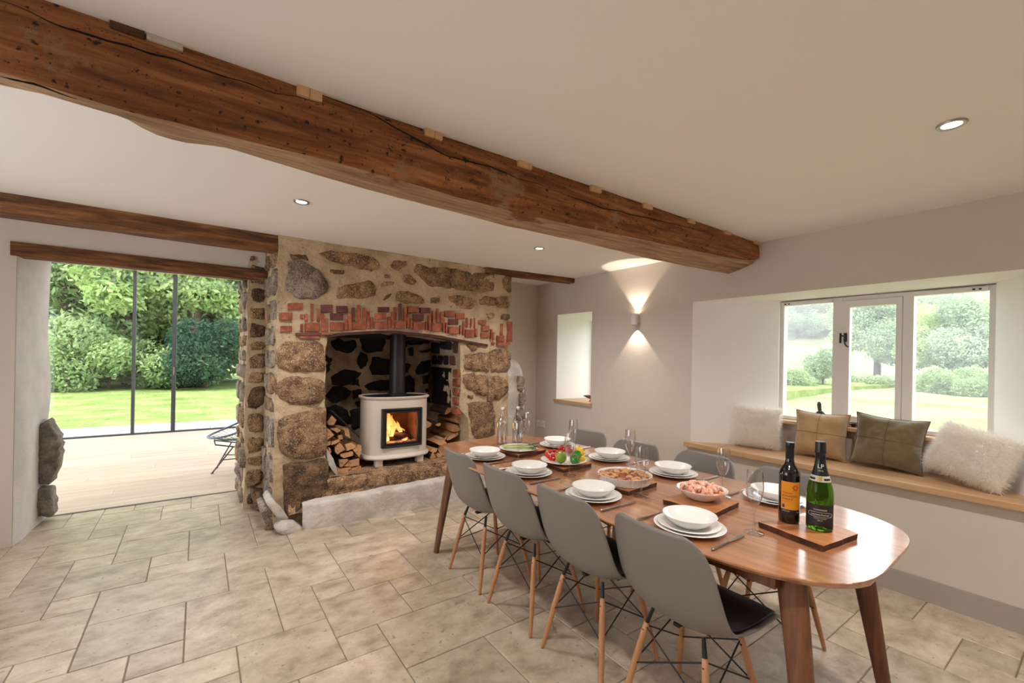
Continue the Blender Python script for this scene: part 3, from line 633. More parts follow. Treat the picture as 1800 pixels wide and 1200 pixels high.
# ---- dark boulder built into the far side of the opening
rk = thing('boulder', 'dark granite boulder built into the foot of the left opening jamb', 'rock', (-.98, 5.1, 0))
for poly, z in (([(56, 760), (72, 742), (88, 735), (100, 760), (107, 792), (102, 828), (88, 850), (70, 852), (56, 830)], 1), ([(60, 858), (90, 858), (95, 880), (94, 905), (62, 908)], 0)):
    pts = [P(x, y, 1, 5.05) for x, y in poly]; stone('stone', pts, 5.05, mat('dark_granite', srgb(88, 84, 78), srgb(156, 150, 140), srgb(120, 114, 106), scale=14, detail=12, lo=.28, hi=.72, rough=.95, bump=1.0, bscale=30, speck=[(110, .6, srgb(150, 146, 140))]), .06, back=.12, parent=rk, n=34, rough=.014)

# ================================================================== STOVE
SX, SY = 1.5575, 4.135
sv = thing('log_stove', 'cream enamelled wood-burning stove with a lit glass door on the hearth', 'stove', (SX, SY, ZH))
def sell(a, hw, hd, e=.72):
    c, s_ = math.cos(a), math.sin(a)
    return (math.copysign(abs(c)**e, c)*hw, math.copysign(abs(s_)**e, s_)*hd)
NA = 72
def ringwall(m_, levels, skip=None, mi=0, cap=False):
    vs = []; fs = []
    for (hw, hd, z) in levels:
        for k in range(NA):
            x, y = sell(2*math.pi*k/NA, hw, hd); vs.append((x, y, z))
    for r in range(len(levels)-1):
        for k in range(NA):
            a, b = r*NA+k, r*NA+(k+1) % NA; cx = (vs[a][0]+vs[b][0])/2; cz = (vs[a][2]+vs[a+NA][2])/2
            if skip and vs[a][1] < 0 and abs(cx) < skip[0] and skip[1] < cz < skip[2]: continue
            fs.append((a, b, b+NA, a+NA))
    if cap: fs.append(tuple(range((len(levels)-1)*NA, len(levels)*NA)))
    m_.add(vs, fs, mi)
m_ = MB(); ringwall(m_, [(.31, .21, z) for z in (.08, .12, .192, .35, .508, .57, .622)], skip=(.165, .19, .51))
edge_smooth(m_.build('body', CREAM, sv), 30)
m_ = MB(); ringwall(m_, [(.30, .20, .064), (.328, .228, .066), (.334, .234, .078), (.330, .230, .092), (.316, .216, .104), (.308, .208, .106)]); edge_smooth(m_.build('base_rim', CREAM, sv), 35)
m_ = MB(); ringwall(m_, [(.308, .208, .606), (.318, .218, .612), (.328, .228, .624), (.330, .230, .634), (.326, .226, .638), (.305, .205, .638), (.302, .202, .628)]); edge_smooth(m_.build('top_rim', CREAM, sv), 35)
m_ = MB(); ringwall(m_, [(.306, .206, .626), (.302, .202, .632)], cap=True); m_.build('top_plate', BLACK, sv)
for (x, y) in ((-.2, -.15), (.2, -.15), (-.2, .14), (.2, .14)):
    m_ = MB(); m_.box(x-.032, x+.032, y-.03, y+.03, 0, .068, b=.004); m_.build('foot', CREAM, sv)
IRON = mat('stove_iron', srgb(34, 30, 28), rough=.5)
dz0, dz1, dx, dy = .172, .532, .193, -.215
def frame(m_, x, za, zb, wd, y0, y1):
    m_.box(-x, -x+wd, y0, y1, za, zb, b=.003); m_.box(x-wd, x, y0, y1, za, zb, b=.003); m_.box(-x+wd, x-wd, y0, y1, za, za+wd, b=.003); m_.box(-x+wd, x-wd, y0, y1, zb-wd, zb, b=.003)
m_ = MB(); frame(m_, dx, dz0, dz1, .018, dy-.012, dy+.06); df = m_.build('door', IRON, sv)
m_ = MB(); frame(m_, dx-.02, dz0+.02, dz1-.02, .022, dy-.006, dy+.02); m_.build('inner_frame', BLACK, df)
m_ = MB(); m_.quad((-.155, dy+.004, dz0+.04), (.155, dy+.004, dz0+.04), (.155, dy+.004, dz1-.04), (-.155, dy+.004, dz1-.04)); m_.build('glass', GLASS, df)
m_ = MB(); m_.tube([(dx-.03, dy-.012, dz0+.06), (dx-.03, dy-.018, dz0+.10)], .004, 6); m_.tube([(dx-.03, dy-.012, dz1-.06), (dx-.03, dy-.018, dz1-.10)], .004, 6); m_.build('hinge', BLACK, df)
FB = mat('firebrick', srgb(120, 74, 52), srgb(70, 44, 34), scale=9, rough=.95)
m_ = MB(); x, y0, y1, z0, z1 = .178, dy+.05, .12, dz0+.02, dz1-.01
for q in (((-x, y0, z0), (x, y0, z0), (x, y1, z0), (-x, y1, z0)), ((-x, y0, z1), (x, y0, z1), (x, y1, z1), (-x, y1, z1)), ((-x, y0, z0), (-x, y1, z0), (-x, y1, z1), (-x, y0, z1)), ((x, y0, z0), (x, y1, z0), (x, y1, z1), (x, y0, z1)), ((-x, y1, z0), (x, y1, z0), (x, y1, z1), (-x, y1, z1))): m_.quad(*q)
m_.build('fire_chamber', FB, sv)
CHAR = mat('charred_log', srgb(40, 26, 20), srgb(90, 46, 26), scale=14, rough=.95)
for pts, r in ((((-.02, -.08, .27), (.07, -.06, .245), (.15, -.05, .215)), .024), (((.0, -.03, .31), (.09, -.02, .27), (.16, 0, .225)), .02), (((-.15, -.05, .22), (-.02, -.04, .215), (.1, -.06, .21)), .022)):
    m_ = MB(); m_.tube(pts, [r, r*1.1, r*.9], 9); m_.build('burning_log', CHAR, sv, smooth=True)
m_ = MB(); m_.grid(lambda u, v: (-.17+.34*u, dy+.06+.26*v, z0+.012+.02*mnoise.noise(Vector((u*9, v*9, 3)))), 16, 10)
m_.build('ember_bed', mat('ash', srgb(190, 140, 120), srgb(96, 60, 48), scale=30, rough=1, randpos=False), sv)
# flames: emission falls from white-yellow at the root to deep orange at the tip
fm = bpy.data.materials.new('flame'); fm.use_nodes = True; nt = fm.node_tree; N = nt.nodes; L = nt.links; N.remove(N['Principled BSDF'])
tc = N.new('ShaderNodeTexCoord'); sp = N.new('ShaderNodeSeparateXYZ'); L.new(tc.outputs['Generated'], sp.inputs[0])
cr = N.new('ShaderNodeValToRGB'); L.new(sp.outputs['Z'], cr.inputs[0]); e = cr.color_ramp.elements
e[0].color = (1, .62, .18, 1); e[1].color = (.9, .16, .02, 1); k = e.new(.35); k.color = (1, .48, .12, 1)
em = N.new('ShaderNodeEmission'); L.new(cr.outputs[0], em.inputs[0]); em.inputs[1].default_value = 1.5
nzn = N.new('ShaderNodeTexNoise'); nzn.inputs['Scale'].default_value = 28; mp = N.new('ShaderNodeMapping'); mp.inputs['Scale'].default_value = (1, 1, .3); L.new(tc.outputs['Object'], mp.inputs[0]); L.new(mp.outputs[0], nzn.inputs['Vector'])
tr = N.new('ShaderNodeBsdfTransparent'); ms = N.new('ShaderNodeMixShader'); rp = N.new('ShaderNodeMapRange'); L.new(nzn.outputs['Fac'], rp.inputs[0]); rp.inputs[1].default_value = .4; rp.inputs[2].default_value = .6
rp.inputs[3].default_value = .35; rp.inputs[4].default_value = .95
L.new(rp.outputs[0], ms.inputs[0]); L.new(tr.outputs[0], ms.inputs[1]); L.new(em.outputs[0], ms.inputs[2]); L.new(ms.outputs[0], N['Material Output'].inputs[0])
for (x, y, z, wd, h, lean) in ((-.125, -.06, .30, .035, .20, .02), (-.09, -.03, .27, .05, .24, .01), (-.055, -.08, .25, .03, .17, .03), (-.10, -.11, .215, .022, .13, -.02), (.0, -.03, .30, .03, .15, -.04), (.05, -.05, .28, .025, .11, -.05), (.10, -.03, .245, .022, .09, -.05), (.06, -.12, .21, .03, .03, .02)):
    m_ = MB(); n = 14; vs = []; fs = []
    for i in range(n+1):
        t = i/n; r = wd*(math.sin(math.pi*min(1, t*.8+.2)))**.8*(1-t**3*.6) if t < 1 else .0005
        cx = x+lean*t+.012*math.sin(t*7+x*40)*t; 
        for k in range(8):
            a = 2*math.pi*k/8; vs.append((cx+r*math.cos(a), y+.35*r*math.sin(a), z+h*t))
    for i in range(n):
        for k in range(8): fs.append((i*8+k, i*8+(k+1) % 8, i*8+8+(k+1) % 8, i*8+8+k))
    m_.add(vs, fs); m_.build('flame', fm, sv, smooth=True)
pl_d = bpy.data.lights.new('fire_glow', 'POINT'); pl_o = bpy.data.objects.new('fire_glow', pl_d); COL.objects.link(pl_o); pl_o.location = (SX-.04, SY-.10, ZH+.36); pl_d.energy = 3; pl_d.color = (1, .45, .14); pl_d.shadow_soft_size = .05
m_ = MB(); FXC = (1.61-SX, 4.21-SY); m_.lathe([(.095, .632), (.095, .648), (.077, .652), (.077, 1.9)], 28, c=(FXC[0], FXC[1], 0)); edge_smooth(m_.build('flue_pipe', mat('flue_black', srgb(36, 34, 34), rough=.42), sv), 40)

# ================================================================== FIREWOOD
def log(poly, y, ln, label, group, z=lambda x, y: (x, y), bark=None):
    pts = [P(*z(*p), 1, y) for p in poly]; c = sum(pts, Vector())/len(pts)
    n0 = len(pts); rs = []
    for i in range(n0):
        a, b = pts[i], pts[(i+1) % n0]
        for t in (0, .5): rs.append(a.lerp(b, t))
    n = len(rs); base = Vector((c.x, y, min(p.z for p in pts)))
    vs = []; tw = R(-.06, .06); lx = R(-.02, .02); lz = R(-.008, .008)
    for j in range(5):
        t = j/4
        for p in rs:
            d = p-c; s_ = 1+R(-.03, .03)*(j > 0)
            vs.append(Vector((c.x+d.x*s_+lx*t, y+ln*t, c.z+d.z*s_+lz*t))-base)
    fs = [tuple(range(n))]; mi = [0]
    for j in range(4):
        for k in range(n): fs.append((j*n+k, (j+1)*n+k, (j+1)*n+(k+1) % n, j*n+(k+1) % n)); mi.append(1 if (bark is not None and (k//2) in bark) else 0)
    fs.append(tuple(range(4*n, 5*n))[::-1]); mi.append(0)
    m2 = MB(); m2.add(vs, fs); m2.mi = mi
    o = link('split_log', m2.mesh('split_log'), [LOGW, BARK]); o.location = base
    return tag(o, label, 'log', group)
zL, zR = zp(560, 700, 8.57), zp(740, 690, 8)
gl = 'split logs stacked left of the stove'; gr = 'split logs stacked right of the stove'
for poly, lab, bk in (([(285, 1070), (480, 1035), (490, 1052), (420, 1115), (300, 1130)], 'flat split log lowest at the left of the left pile', (2, 3)),
    ([(450, 1110), (500, 1052), (640, 1018), (642, 1085), (560, 1122)], 'flat split log lowest beside the stove foot in the left pile', (2, 3)),
    ([(300, 920), (430, 910), (452, 930), (350, 1035), (320, 1030)], 'wedge log in the second row left of the left pile', (0, 4)),
    ([(390, 1022), (482, 932), (612, 900), (612, 1005), (480, 1030)], 'broad wedge log in the second row of the left pile', (1, 2)),
    ([(330, 840), (480, 802), (520, 800), (520, 860), (380, 900), (335, 872)], 'orange-toned log in the middle row of the left pile', (0, 3)),
    ([(245, 740), (320, 665), (345, 690), (400, 772), (280, 842), (247, 800)], 'squarish split log in the middle left of the left pile', (4, 5)),
    ([(400, 690), (480, 662), (540, 682), (565, 738), (510, 762), (425, 792)], 'pale log with a curved top on the left pile', (0, 1)),
    ([(517, 772), (572, 742), (590, 692), (640, 702), (652, 800), (615, 888)], 'pale log leaning against the stove side of the left pile', (2, 3)),
    ([(192, 700), (220, 642), (290, 617), (335, 640), (250, 688)], 'half-round pale log near the left jamb', (1, 2)),
    ([(128, 652), (180, 642), (176, 700), (118, 720)], 'small log end tucked beside the left pier', (0,)),
    ([(112, 475), (165, 470), (238, 550), (115, 638)], 'triangular log high against the left pier', (1,)),
    ([(150, 730), (185, 760), (190, 828), (152, 812)], 'narrow log low against the left pier', (1, 2))):
    log(poly, 3.96, .34, lab, gl, zL, bk)
for poly, lab, bk in (([(130, 350), (200, 255), (270, 330), (230, 402), (150, 402)], 'reddish log on top of the left pile near the pier', (0, 1)), ([(390, 482), (450, 462), (482, 600), (402, 562)], 'thin upright log on top of the left pile', (1,)), ([(170, 452), (280, 440), (340, 480), (282, 520)], 'dark reddish log on top of the left pile middle', (0, 1)), ([(290, 560), (350, 545), (370, 610), (300, 630)], 'small shadowed log behind the left pile', (0, 1))):
    log(poly, 4.12, .3, lab, gl, zL, bk)
for poly, lab, bk, y in (([(280, 690), (330, 640), (358, 608), (352, 655), (322, 692)], 'brown-sided log low in the right pile beside the stove', (1, 2), 4.03), ([(365, 670), (370, 638), (480, 580), (487, 610), (410, 662)], 'pale V-shaped log in the middle of the right pile', (3,), 4.03),
    ([(240, 722), (290, 694), (360, 692), (360, 730), (260, 742)], 'pale flat log just above the table edge in the right pile', (2, 3), 4.0), ([(455, 555), (460, 480), (512, 455), (560, 520), (520, 545)], 'pale square-sided log in the centre of the right pile', (4,), 4.06),
    ([(460, 380), (520, 360), (597, 330), (592, 400), (542, 435), (490, 420)], 'big log second from top of the right pile', (3, 4), 4.08), ([(332, 300), (360, 230), (402, 190), (427, 240), (415, 270), (352, 305)], 'topmost reddish log of the right pile', (0, 1, 2), 4.12),
    ([(545, 450), (602, 402), (616, 470), (600, 510), (570, 490)], 'small pale log end at the right of the right pile', (1, 2), 4.1), ([(470, 572), (522, 556), (526, 590), (482, 628), (452, 638)], 'rounded log end under the centre of the right pile', (2, 3), 4.06),
    ([(625, 650), (632, 615), (665, 596), (700, 605), (716, 635), (705, 670), (672, 684), (640, 676)], 'round dark-barked log at the far right of the right pile', tuple(range(8)), 4.0),
    ([(125, 920), (160, 832), (180, 850), (215, 910), (160, 930)], 'triangular log lowest beside the stove in the right pile', (0,), 4.0), ([(225, 890), (260, 850), (302, 870), (282, 910), (240, 915)], 'small log lowest in the right pile behind the chair', (1,), 4.0),
    ([(130, 825), (180, 772), (236, 780), (216, 830), (182, 846)], 'curved log above the lowest one in the right pile', (1, 2), 4.02), ([(80, 500), (80, 392), (150, 430), (132, 472)], 'orange-brown log touching the stove side in the right pile', (1,), 4.14), ([(200, 450), (270, 422), (282, 450), (242, 472)], 'mottled bark-covered log behind the right pile', (0, 1, 2, 3), 4.14)):
    log(poly, y, .36, lab, gr, zR, bk)
# fire tools beside the left pile
m_ = MB(); a = P(581, 720, 1, 3.93); b = P(632, 768, 1, 3.93); m_.tube([a, b], .006, 8); o = m_.build('poker', BLACK); tag(o, 'thin dark poker rod leaning over the left log pile', 'fire iron')
poly = [P(x, y, 1, 3.90) for x, y in ((572, 782), (576, 790), (586, 806), (593, 827), (594, 838), (584, 826), (577, 815), (574, 800))]
m_ = MB(); n = len(poly); m_.add([p for p in poly]+[p+Vector((0, .018, 0)) for p in poly], [tuple(range(n)), tuple(range(n, 2*n))[::-1]]+[(i, n+i, n+(i+1) % n, (i+1) % n) for i in range(n)])
o = m_.build('hearth_shovel', WHITEROCK); tag(o, 'pale blade-shaped hearth tool leaning against the left pier', 'fire iron')

# ================================================================== LIGHT FITTINGS
def spot(name, loc, direction, watts, angle, blend, col, soft=.03):
    d = bpy.data.lights.new(name, 'SPOT'); o = bpy.data.objects.new(name, d); COL.objects.link(o); o.location = loc
    d.energy = watts; d.spot_size = math.radians(angle); d.spot_blend = blend; d.color = col; d.shadow_soft_size = soft
    o.rotation_euler = Vector(direction).to_track_quat('-Z', 'Y').to_euler(); return o
LAMPM = emit_mat('lamp_face', (1, .93, .82, 1), 6)
NICK = mat('satin_nickel', srgb(176, 168, 160), rough=.35, metal=.8)
def downlight(x, y, label):
    t = thing('downlight', label, 'downlight', (x, y, ZC), group='recessed ceiling downlights')
    m_ = MB(); m_.lathe([(.030, -.001), (.031, -.005), (.038, -.008), (.043, -.007), (.045, -.003), (.045, 0)], 32); edge_smooth(m_.build('bezel', NICK, t), 50)
    m_ = MB(); m_.lathe([(.0, -.004), (.030, -.004), (.030, -.001)], 24); m_.build('lamp', LAMPM, t)
    spot('downlight_beam', (x, y, ZC-.02), (0, 0, -1), LAMP, 150, .9, (1, .955, .90), .05)
for (x, y, lab) in ((2.33, .40, 'ceiling downlight nearest the window wall, in front of the big beam'), (.496, 2.926, 'ceiling downlight in front of the fireplace left corner'), (2.326, 2.892, 'ceiling downlight between the big beam and the thin joist'),
                    (.5, .40, 'ceiling downlight above the camera'), (.5, -1.7, 'ceiling downlight behind the camera'), (2.33, -1.7, 'ceiling downlight behind the camera by the window wall')):
    downlight(x, y, lab)
wlt = thing('wall_light', 'small white cylinder wall light shining up and down between the windows', 'wall light', (XR, 2.816, 1.787))
m_ = MB(); m_.lathe([(.026, -.055), (.033, -.055), (.033, .055), (.026, .055), (.026, .045), (.0, .045)], 28, c=(-.05, 0, 0)); m_.lathe([(.026, -.055), (.026, -.045), (0, -.045)], 28, c=(-.05, 0, 0)); m_.box(-.03, 0, -.02, .02, -.03, .03); edge_smooth(m_.build('body', PAINT, wlt), 40)
for s_ in (1, -1):
    m_ = MB(); m_.lathe([(0, .046*s_), (.024, .046*s_)], 20, c=(-.05, 0, 0)); m_.build('lens', LAMPM, wlt)
    spot('wall_light_beam', (XR-.05, 2.816, 1.787+.058*s_), (.10, 0, s_), 8.0, 78, .10, (1, .84, .66), .010)
# socket
sk = thing('power_socket', 'white double power socket on the window wall near the corner', 'socket', (XR, 4.29, .565))
m_ = MB(); m_.box(-.010, 0, -.073, .073, -.043, .043, b=.003); m_.build('face_plate', PAINT, sk)
for s_ in (-1, 1):
    m_ = MB(); m_.box(-.013, -.009, s_*.036-.012, s_*.036+.012, .012, .028, b=.001); m_.build('switch', PAINT, sk)
    m_ = MB(); m_.box(-.0105, -.009, s_*.036-.004, s_*.036+.004, -.004, .006); m_.box(-.0105, -.009, s_*.036-.014, s_*.036-.008, -.022, -.018); m_.box(-.0105, -.009, s_*.036+.008, s_*.036+.014, -.022, -.018); m_.build('pin_holes', BLACK, sk)

# ================================================================== GARDEN ROOM AND GLASS DOORS
YG = 9.55
GX0, GX1, GZ = -3.4, 2.9, 2.80
m_ = MB(); m_.box(GX0-.2, GX1+.2, YB, YG+.08, -.2, -.008)
gf = struct(m_.build('floor_garden_room', PLANK), 'pale limed oak board floor of the garden room', 'floor')
pw = .225; y = YB+.012; r = 0; pm = {}
def plank_mesh(ln):
    k = round(ln, 3)
    if k not in pm:
        q = MB(); q.box(.0008, ln-.0008, .0008, pw-.0008, -.012, 0, b=.0012); me = q.mesh('plank'); me.materials.append(PLANK); pm[k] = me
    return pm[k]
while y < YG-.05:
    x = GX0-(r*.83 % 2.2)
    while x < GX1:
        o = link('plank', plank_mesh(2.2), None, gf); o.location = (x, y, -.001); x += 2.2
    y += pw; r += 1
m_ = MB(); m_.box(-1.06, .36, YB-.02, YB+.012, -.02, .004); tag(m_.build('threshold', mat('threshold_strip', srgb(92, 82, 72), rough=.6)), 'thin dark threshold strip between stone floor and boards', 'trim', kind='structure')
m_ = MB(); m_.box(GX0-.2, GX0, YB, 5.9, 0, GZ); m_.box(GX0-.2, GX0, 9.2, YG, 0, GZ); m_.box(GX0-.2, GX0, 5.9, 9.2, 2.4, GZ); struct(m_.build('wall_garden_left', WHITEP), 'white side wall of the garden room, left, with an opening added for daylight', 'wall')  # gap in this unseen side is added to brighten the garden room
m_ = MB(); m_.box(GX1, GX1+.2, YB, YG, 0, GZ); struct(m_.build('wall_garden_right', WHITEP), 'white side wall of the garden room, right', 'wall')
m_ = MB()
for (a, b, c, d) in ((GX0-.2, GX1+.2, YB, 6.4), (GX0-.2, GX1+.2, 8.4, YG+.3), (GX0-.2, -1.8, 6.4, 8.4), (1.3, GX1+.2, 6.4, 8.4)): m_.box(a, b, c, d, GZ, GZ+.2)  # hole left in the unseen roof, put in for extra daylight
struct(m_.build('ceiling_garden_room', CEIL), 'white ceiling of the garden room with an opening added to let in daylight', 'ceiling')
m_ = MB(); m_.box(GX0, GX1, YB-.001, YB+.06, ZC-.02, GZ); struct(m_.build('wall_garden_back', WHITEP), 'white wall above the opening in the garden room', 'wall')
gd = thing('door_1', 'full-height sliding glass doors with slim dark frames onto the lawn', 'door', (-.3, YG, 0)); gd['kind'] = 'structure'
def gpart(name, m_, m): return link(name, m_.mesh(name, off=Vector((-.3, YG, 0))), m, gd)
mxs = [GX0+.02, P(234, 690, 1, YG).x, P(305, 690, 1, YG).x, 1.45, GX1-.02]
m_ = MB(); m_.box(GX0, GX1, YG-.04, YG+.04, -.004, .022); m_.box(GX0, GX1, YG-.04, YG+.04, GZ-.05, GZ); gpart('track', m_, ANTH)
for i, x in enumerate(mxs):
    m_ = MB(); wd = .022 if i == 1 else .03; m_.box(x-wd, x+wd, YG-.035, YG+.035, .02, GZ-.04, b=.004); gpart('stile', m_, ANTH)
for a, b in zip(mxs, mxs[1:]):
    m_ = MB(); m_.quad((a+.02, YG, .015), (b-.02, YG, .015), (b-.02, YG, GZ-.045), (a+.02, YG, GZ-.045)); gpart('pane', m_, GLASS)
m_ = MB(); x = mxs[2]; m_.box(x-.012, x+.012, YG-.05, YG-.034, .98, 1.12, b=.003); gpart('latch', m_, STEEL)

# ---- string chair (only its left part shows past the pier)
ac = thing('string_chair', 'round steel-blue string lounge chair half hidden behind the stone pier', 'chair', (.50, 6.10, 0))
TEAL = mat('blue_cord', srgb(84, 110, 128), rough=.5); DK = mat('dark_steel', srgb(62, 60, 58), rough=.5)
def hoop(t):
    a = 2*math.pi*t; x = .40*math.cos(a); yy = .34*math.sin(a)
    return Vector((x, yy, .60+.40*(x/.40)*.55+(.04*math.cos(2*a))))
ring = [hoop(i/48) for i in range(49)]
m_ = MB(); m_.tube(ring, .012, 8, caps=False); m_.build('hoop', TEAL, ac, smooth=True)
seat = [Vector((.02+.13*math.cos(2*math.pi*i/24), .13*math.sin(2*math.pi*i/24), .36)) for i in range(25)]
m_ = MB(); m_.tube(seat, .009, 8, caps=False); m_.build('seat_ring', TEAL, ac, smooth=True)
for i in range(44):
    a = i/44; p = hoop(a); q = Vector((.02+.13*math.cos(2*math.pi*a), .13*math.sin(2*math.pi*a), .36)); mid = (p+q)/2-Vector((0, 0, .015))
    m_ = MB(); m_.tube([p, mid, q], .0028, 5); m_.build('cord', TEAL, ac)
m_ = MB(); base = [Vector((-.34, -.15, .40)), Vector((-.33, -.15, .35)), Vector((-.1, -.16, .30)), Vector((.16, -.16, .28)), Vector((.2, 0, .28)), Vector((.16, .16, .28)), Vector((-.1, .16, .30)), Vector((-.33, .15, .35)), Vector((-.34, .15, .40))]; m_.tube(base, .008, 8); m_.build('base_frame', DK, ac, smooth=True)
for (a, b) in (((-.16, -.16, .31), (-.352, -.02, 0)), ((-.16, .16, .31), (-.30, .25, 0)), ((.18, 0, .28), (.34, 0, 0))):
    m_ = MB(); a = Vector(a); b = Vector(b); m_.tube([a, b+Vector((0, 0, .006))], .008, 8); m_.tube([b+Vector((0, 0, .006)), b], .016, 8); m_.build('leg', DK, ac)
m_ = MB(); m_.tube([(-.25, -.095, .16), (.26, -.0, .14)], .006, 6); m_.tube([(-.235, .2, .16), (.26, 0, .14)], .006, 6); m_.build('brace', DK, ac)

# ================================================================== OUTSIDE
m_ = MB(); m_.box(-40, 40, YG+.05, 70, -.6, -.03)
lawn = struct(m_.build('ground_lawn', GRASS), 'mown green lawn beyond the glass doors', 'lawn')
pt = MB(); pt.box(GX0-4, GX1+4, YG+.045, 10.86, -.3, -.022)
pat = struct(pt.build('ground_patio', mat('patio_joint', srgb(120, 122, 122), rough=.9)), 'strip of pale grey paving outside the glass doors', 'paving')
for i in range(9):
    for j in range(2):
        m_ = MB(); x0 = -5.2+i*.9+j*.4; m_.box(x0+.004, x0+.896, 9.60+j*.63+.004, 9.60+(j+1)*.63-.004, -.03, -.012, b=.004); m_.build('paving_slab', PATIO, pat)
# ---- foliage
def leaf_mesh(name, blobs, n, size, seed, squash=1.0, droop=0):
    rng = np.random.default_rng(seed)
    bl = np.array(blobs); wgt = bl[:, 3]**2; wgt = wgt/wgt.sum()
    idx = rng.choice(len(bl), n, p=wgt); d = rng.normal(size=(n, 3)); d /= np.linalg.norm(d, axis=1)[:, None]
    rr = bl[idx, 3]*(rng.uniform(.55, 1.0, n)**.5)*(1+.12*rng.normal(size=n)); c = bl[idx, :3]+d*rr[:, None]*np.array([1, 1, squash])
    u = rng.normal(size=(n, 3)); u[:, 2] -= droop; u /= np.linalg.norm(u, axis=1)[:, None]
    nrm = d+.8*rng.normal(size=(n, 3)); v = np.cross(nrm, u); v /= np.linalg.norm(v, axis=1)[:, None]+1e-9
    s_ = size*rng.uniform(.6, 1.35, n)[:, None]
    q = np.stack([c-u*s_, c+v*s_*.45, c+u*s_, c-v*s_*.45], 1).reshape(-1, 3)
    me = bpy.data.meshes.new(name); me.vertices.add(4*n); me.vertices.foreach_set('co', q.ravel()); me.loops.add(4*n); me.loops.foreach_set('vertex_index', np.arange(4*n))
    me.polygons.add(n); me.polygons.foreach_set('loop_start', np.arange(0, 4*n, 4)); me.polygons.foreach_set('loop_total', np.full(n, 4)); me.update(calc_edges=True); me.validate(); return me
LEAF = {}
def leafmat(name, a, b, sc=.8): return mat(name, a, b, scale=sc, detail=3, rough=.6, rand=.1, trans=.5, spec=.2)
LASH = leafmat('ash_leaves', srgb(146, 172, 104), srgb(200, 214, 150)); LBEECH = leafmat('beech_leaves', srgb(112, 142, 92), srgb(164, 184, 128)); LDARK = leafmat('laurel_leaves', srgb(46, 74, 62), srgb(78, 106, 84)); LOAKF = leafmat('oak_leaves', srgb(132, 152, 128), srgb(176, 190, 156), .3); LPALE = leafmat('pale_leaves', srgb(152, 174, 116), srgb(190, 206, 146), .3); LBRAM = leafmat('bramble_leaves', srgb(122, 146, 104), srgb(164, 180, 130))
TRUNK = mat('tree_bark', srgb(96, 82, 68), srgb(66, 56, 46), scale=6, rough=.95)
def tree(name, label, loc, blobs, n, size, m, trunk_r=.15, cat='tree', group=None, seed=1, squash=.8, droop=0):
    t = thing(name, label, cat, loc, 0, group)
    link('foliage', leaf_mesh('foliage', blobs, int(n*1.9), size*.72, seed, squash, droop), m, t)
    if trunk_r:
        top = max(b[2] for b in blobs); m_ = MB(); m_.tube([(0, 0, -.3), (.05, 0, top*.4), (0, .08, top*.8)], [trunk_r*1.3, trunk_r, trunk_r*.4], 8)
        for b in blobs[:5]: m_.tube([(.03, .02, min(top*.3, b[2]*.5)), ((b[0])*.5, b[1]*.5, b[2]*.72), (b[0]*.85, b[1]*.85, b[2])], [trunk_r*.5, trunk_r*.32, trunk_r*.12], 6)
        m_.build('trunk', TRUNK, t, smooth=True)
    return t
def at(px_, dist):                      # a spot on the lawn side along a pixel column
    p = P(px_, 660, 1, dist); return (p.x, dist, -.03)
gL = 'garden trees and shrubs beyond the lawn'
def bl(rng, n, w, z0, z1, r0, r1, dp=1.5): return [(rng.uniform(-w, w), rng.uniform(-dp, dp), rng.uniform(z0, z1), rng.uniform(r0, r1)) for _ in range(n)]
rg = random.Random(3)
for (px_, D, w_, z0, z1, r0, r1, nb, n, sz, mm, lab, nm, sq, sd) in (
    (110, 23.5, 2.4, 1.5, 8.5, .9, 1.6, 22, 12000, .17, LBEECH, 'tall dense green tree at the left edge of the glass doors', 'garden_tree', .8, 1),
    (225, 23, 2.6, 2.4, 8.8, .8, 1.5, 24, 18000, .15, LASH, 'bright green feathery tree behind the first door stile', 'garden_tree', .7, 2),
    (340, 22, 2.6, 2.6, 8.4, .8, 1.4, 24, 18000, .16, LASH, 'sunlit yellow-green tree drooping beside the stone pier', 'garden_tree', .7, 3),
    (430, 23.5, 2.2, 1.4, 8, .8, 1.4, 20, 9000, .18, LBEECH, 'mid-green tree partly behind the stone pier', 'garden_tree', .8, 4),
    (362, 20.6, 1.0, .5, 2.5, .5, .85, 12, 6000, .10, LDARK, 'dark evergreen shrub under the sunlit tree', 'garden_shrub', .9, 5),
    (300, 21.2, 1.4, .3, 1.0, .4, .6, 10, 4500, .12, LBRAM, 'low tangled bramble clump in the middle of the lawn edge', 'garden_shrub', .8, 6),
    (190, 21.4, 2.0, .4, 1.6, .5, .8, 14, 6500, .11, LBEECH, 'low green shrub row behind the left glass panel', 'garden_shrub', .9, 7),
    (70, 21.8, 1.6, .4, 2.2, .5, .8, 12, 5000, .12, LBRAM, 'leafy shrub at the far left of the lawn', 'garden_shrub', .9, 8),
    (170, 27.5, 5.5, 1, 8.5, 1.2, 2.2, 26, 14000, .26, LBEECH, 'deep green tree mass filling the gaps behind the garden trees on the left', 'garden_tree', .9, 9),
    (360, 27.5, 5.0, 1, 8.5, 1.2, 2.2, 26, 14000, .26, LBEECH, 'deep green tree mass filling the gaps behind the garden trees on the right', 'garden_tree', .9, 10)):
    loc = at(px_, D); blobs = bl(rg, nb, w_, z0, z1, r0, r1)
    tree(nm, lab, loc, blobs, n, sz, mm, .16 if nm == 'garden_tree' else .04, 'tree' if nm == 'garden_tree' else 'shrub', gL, sd, sq, .4)
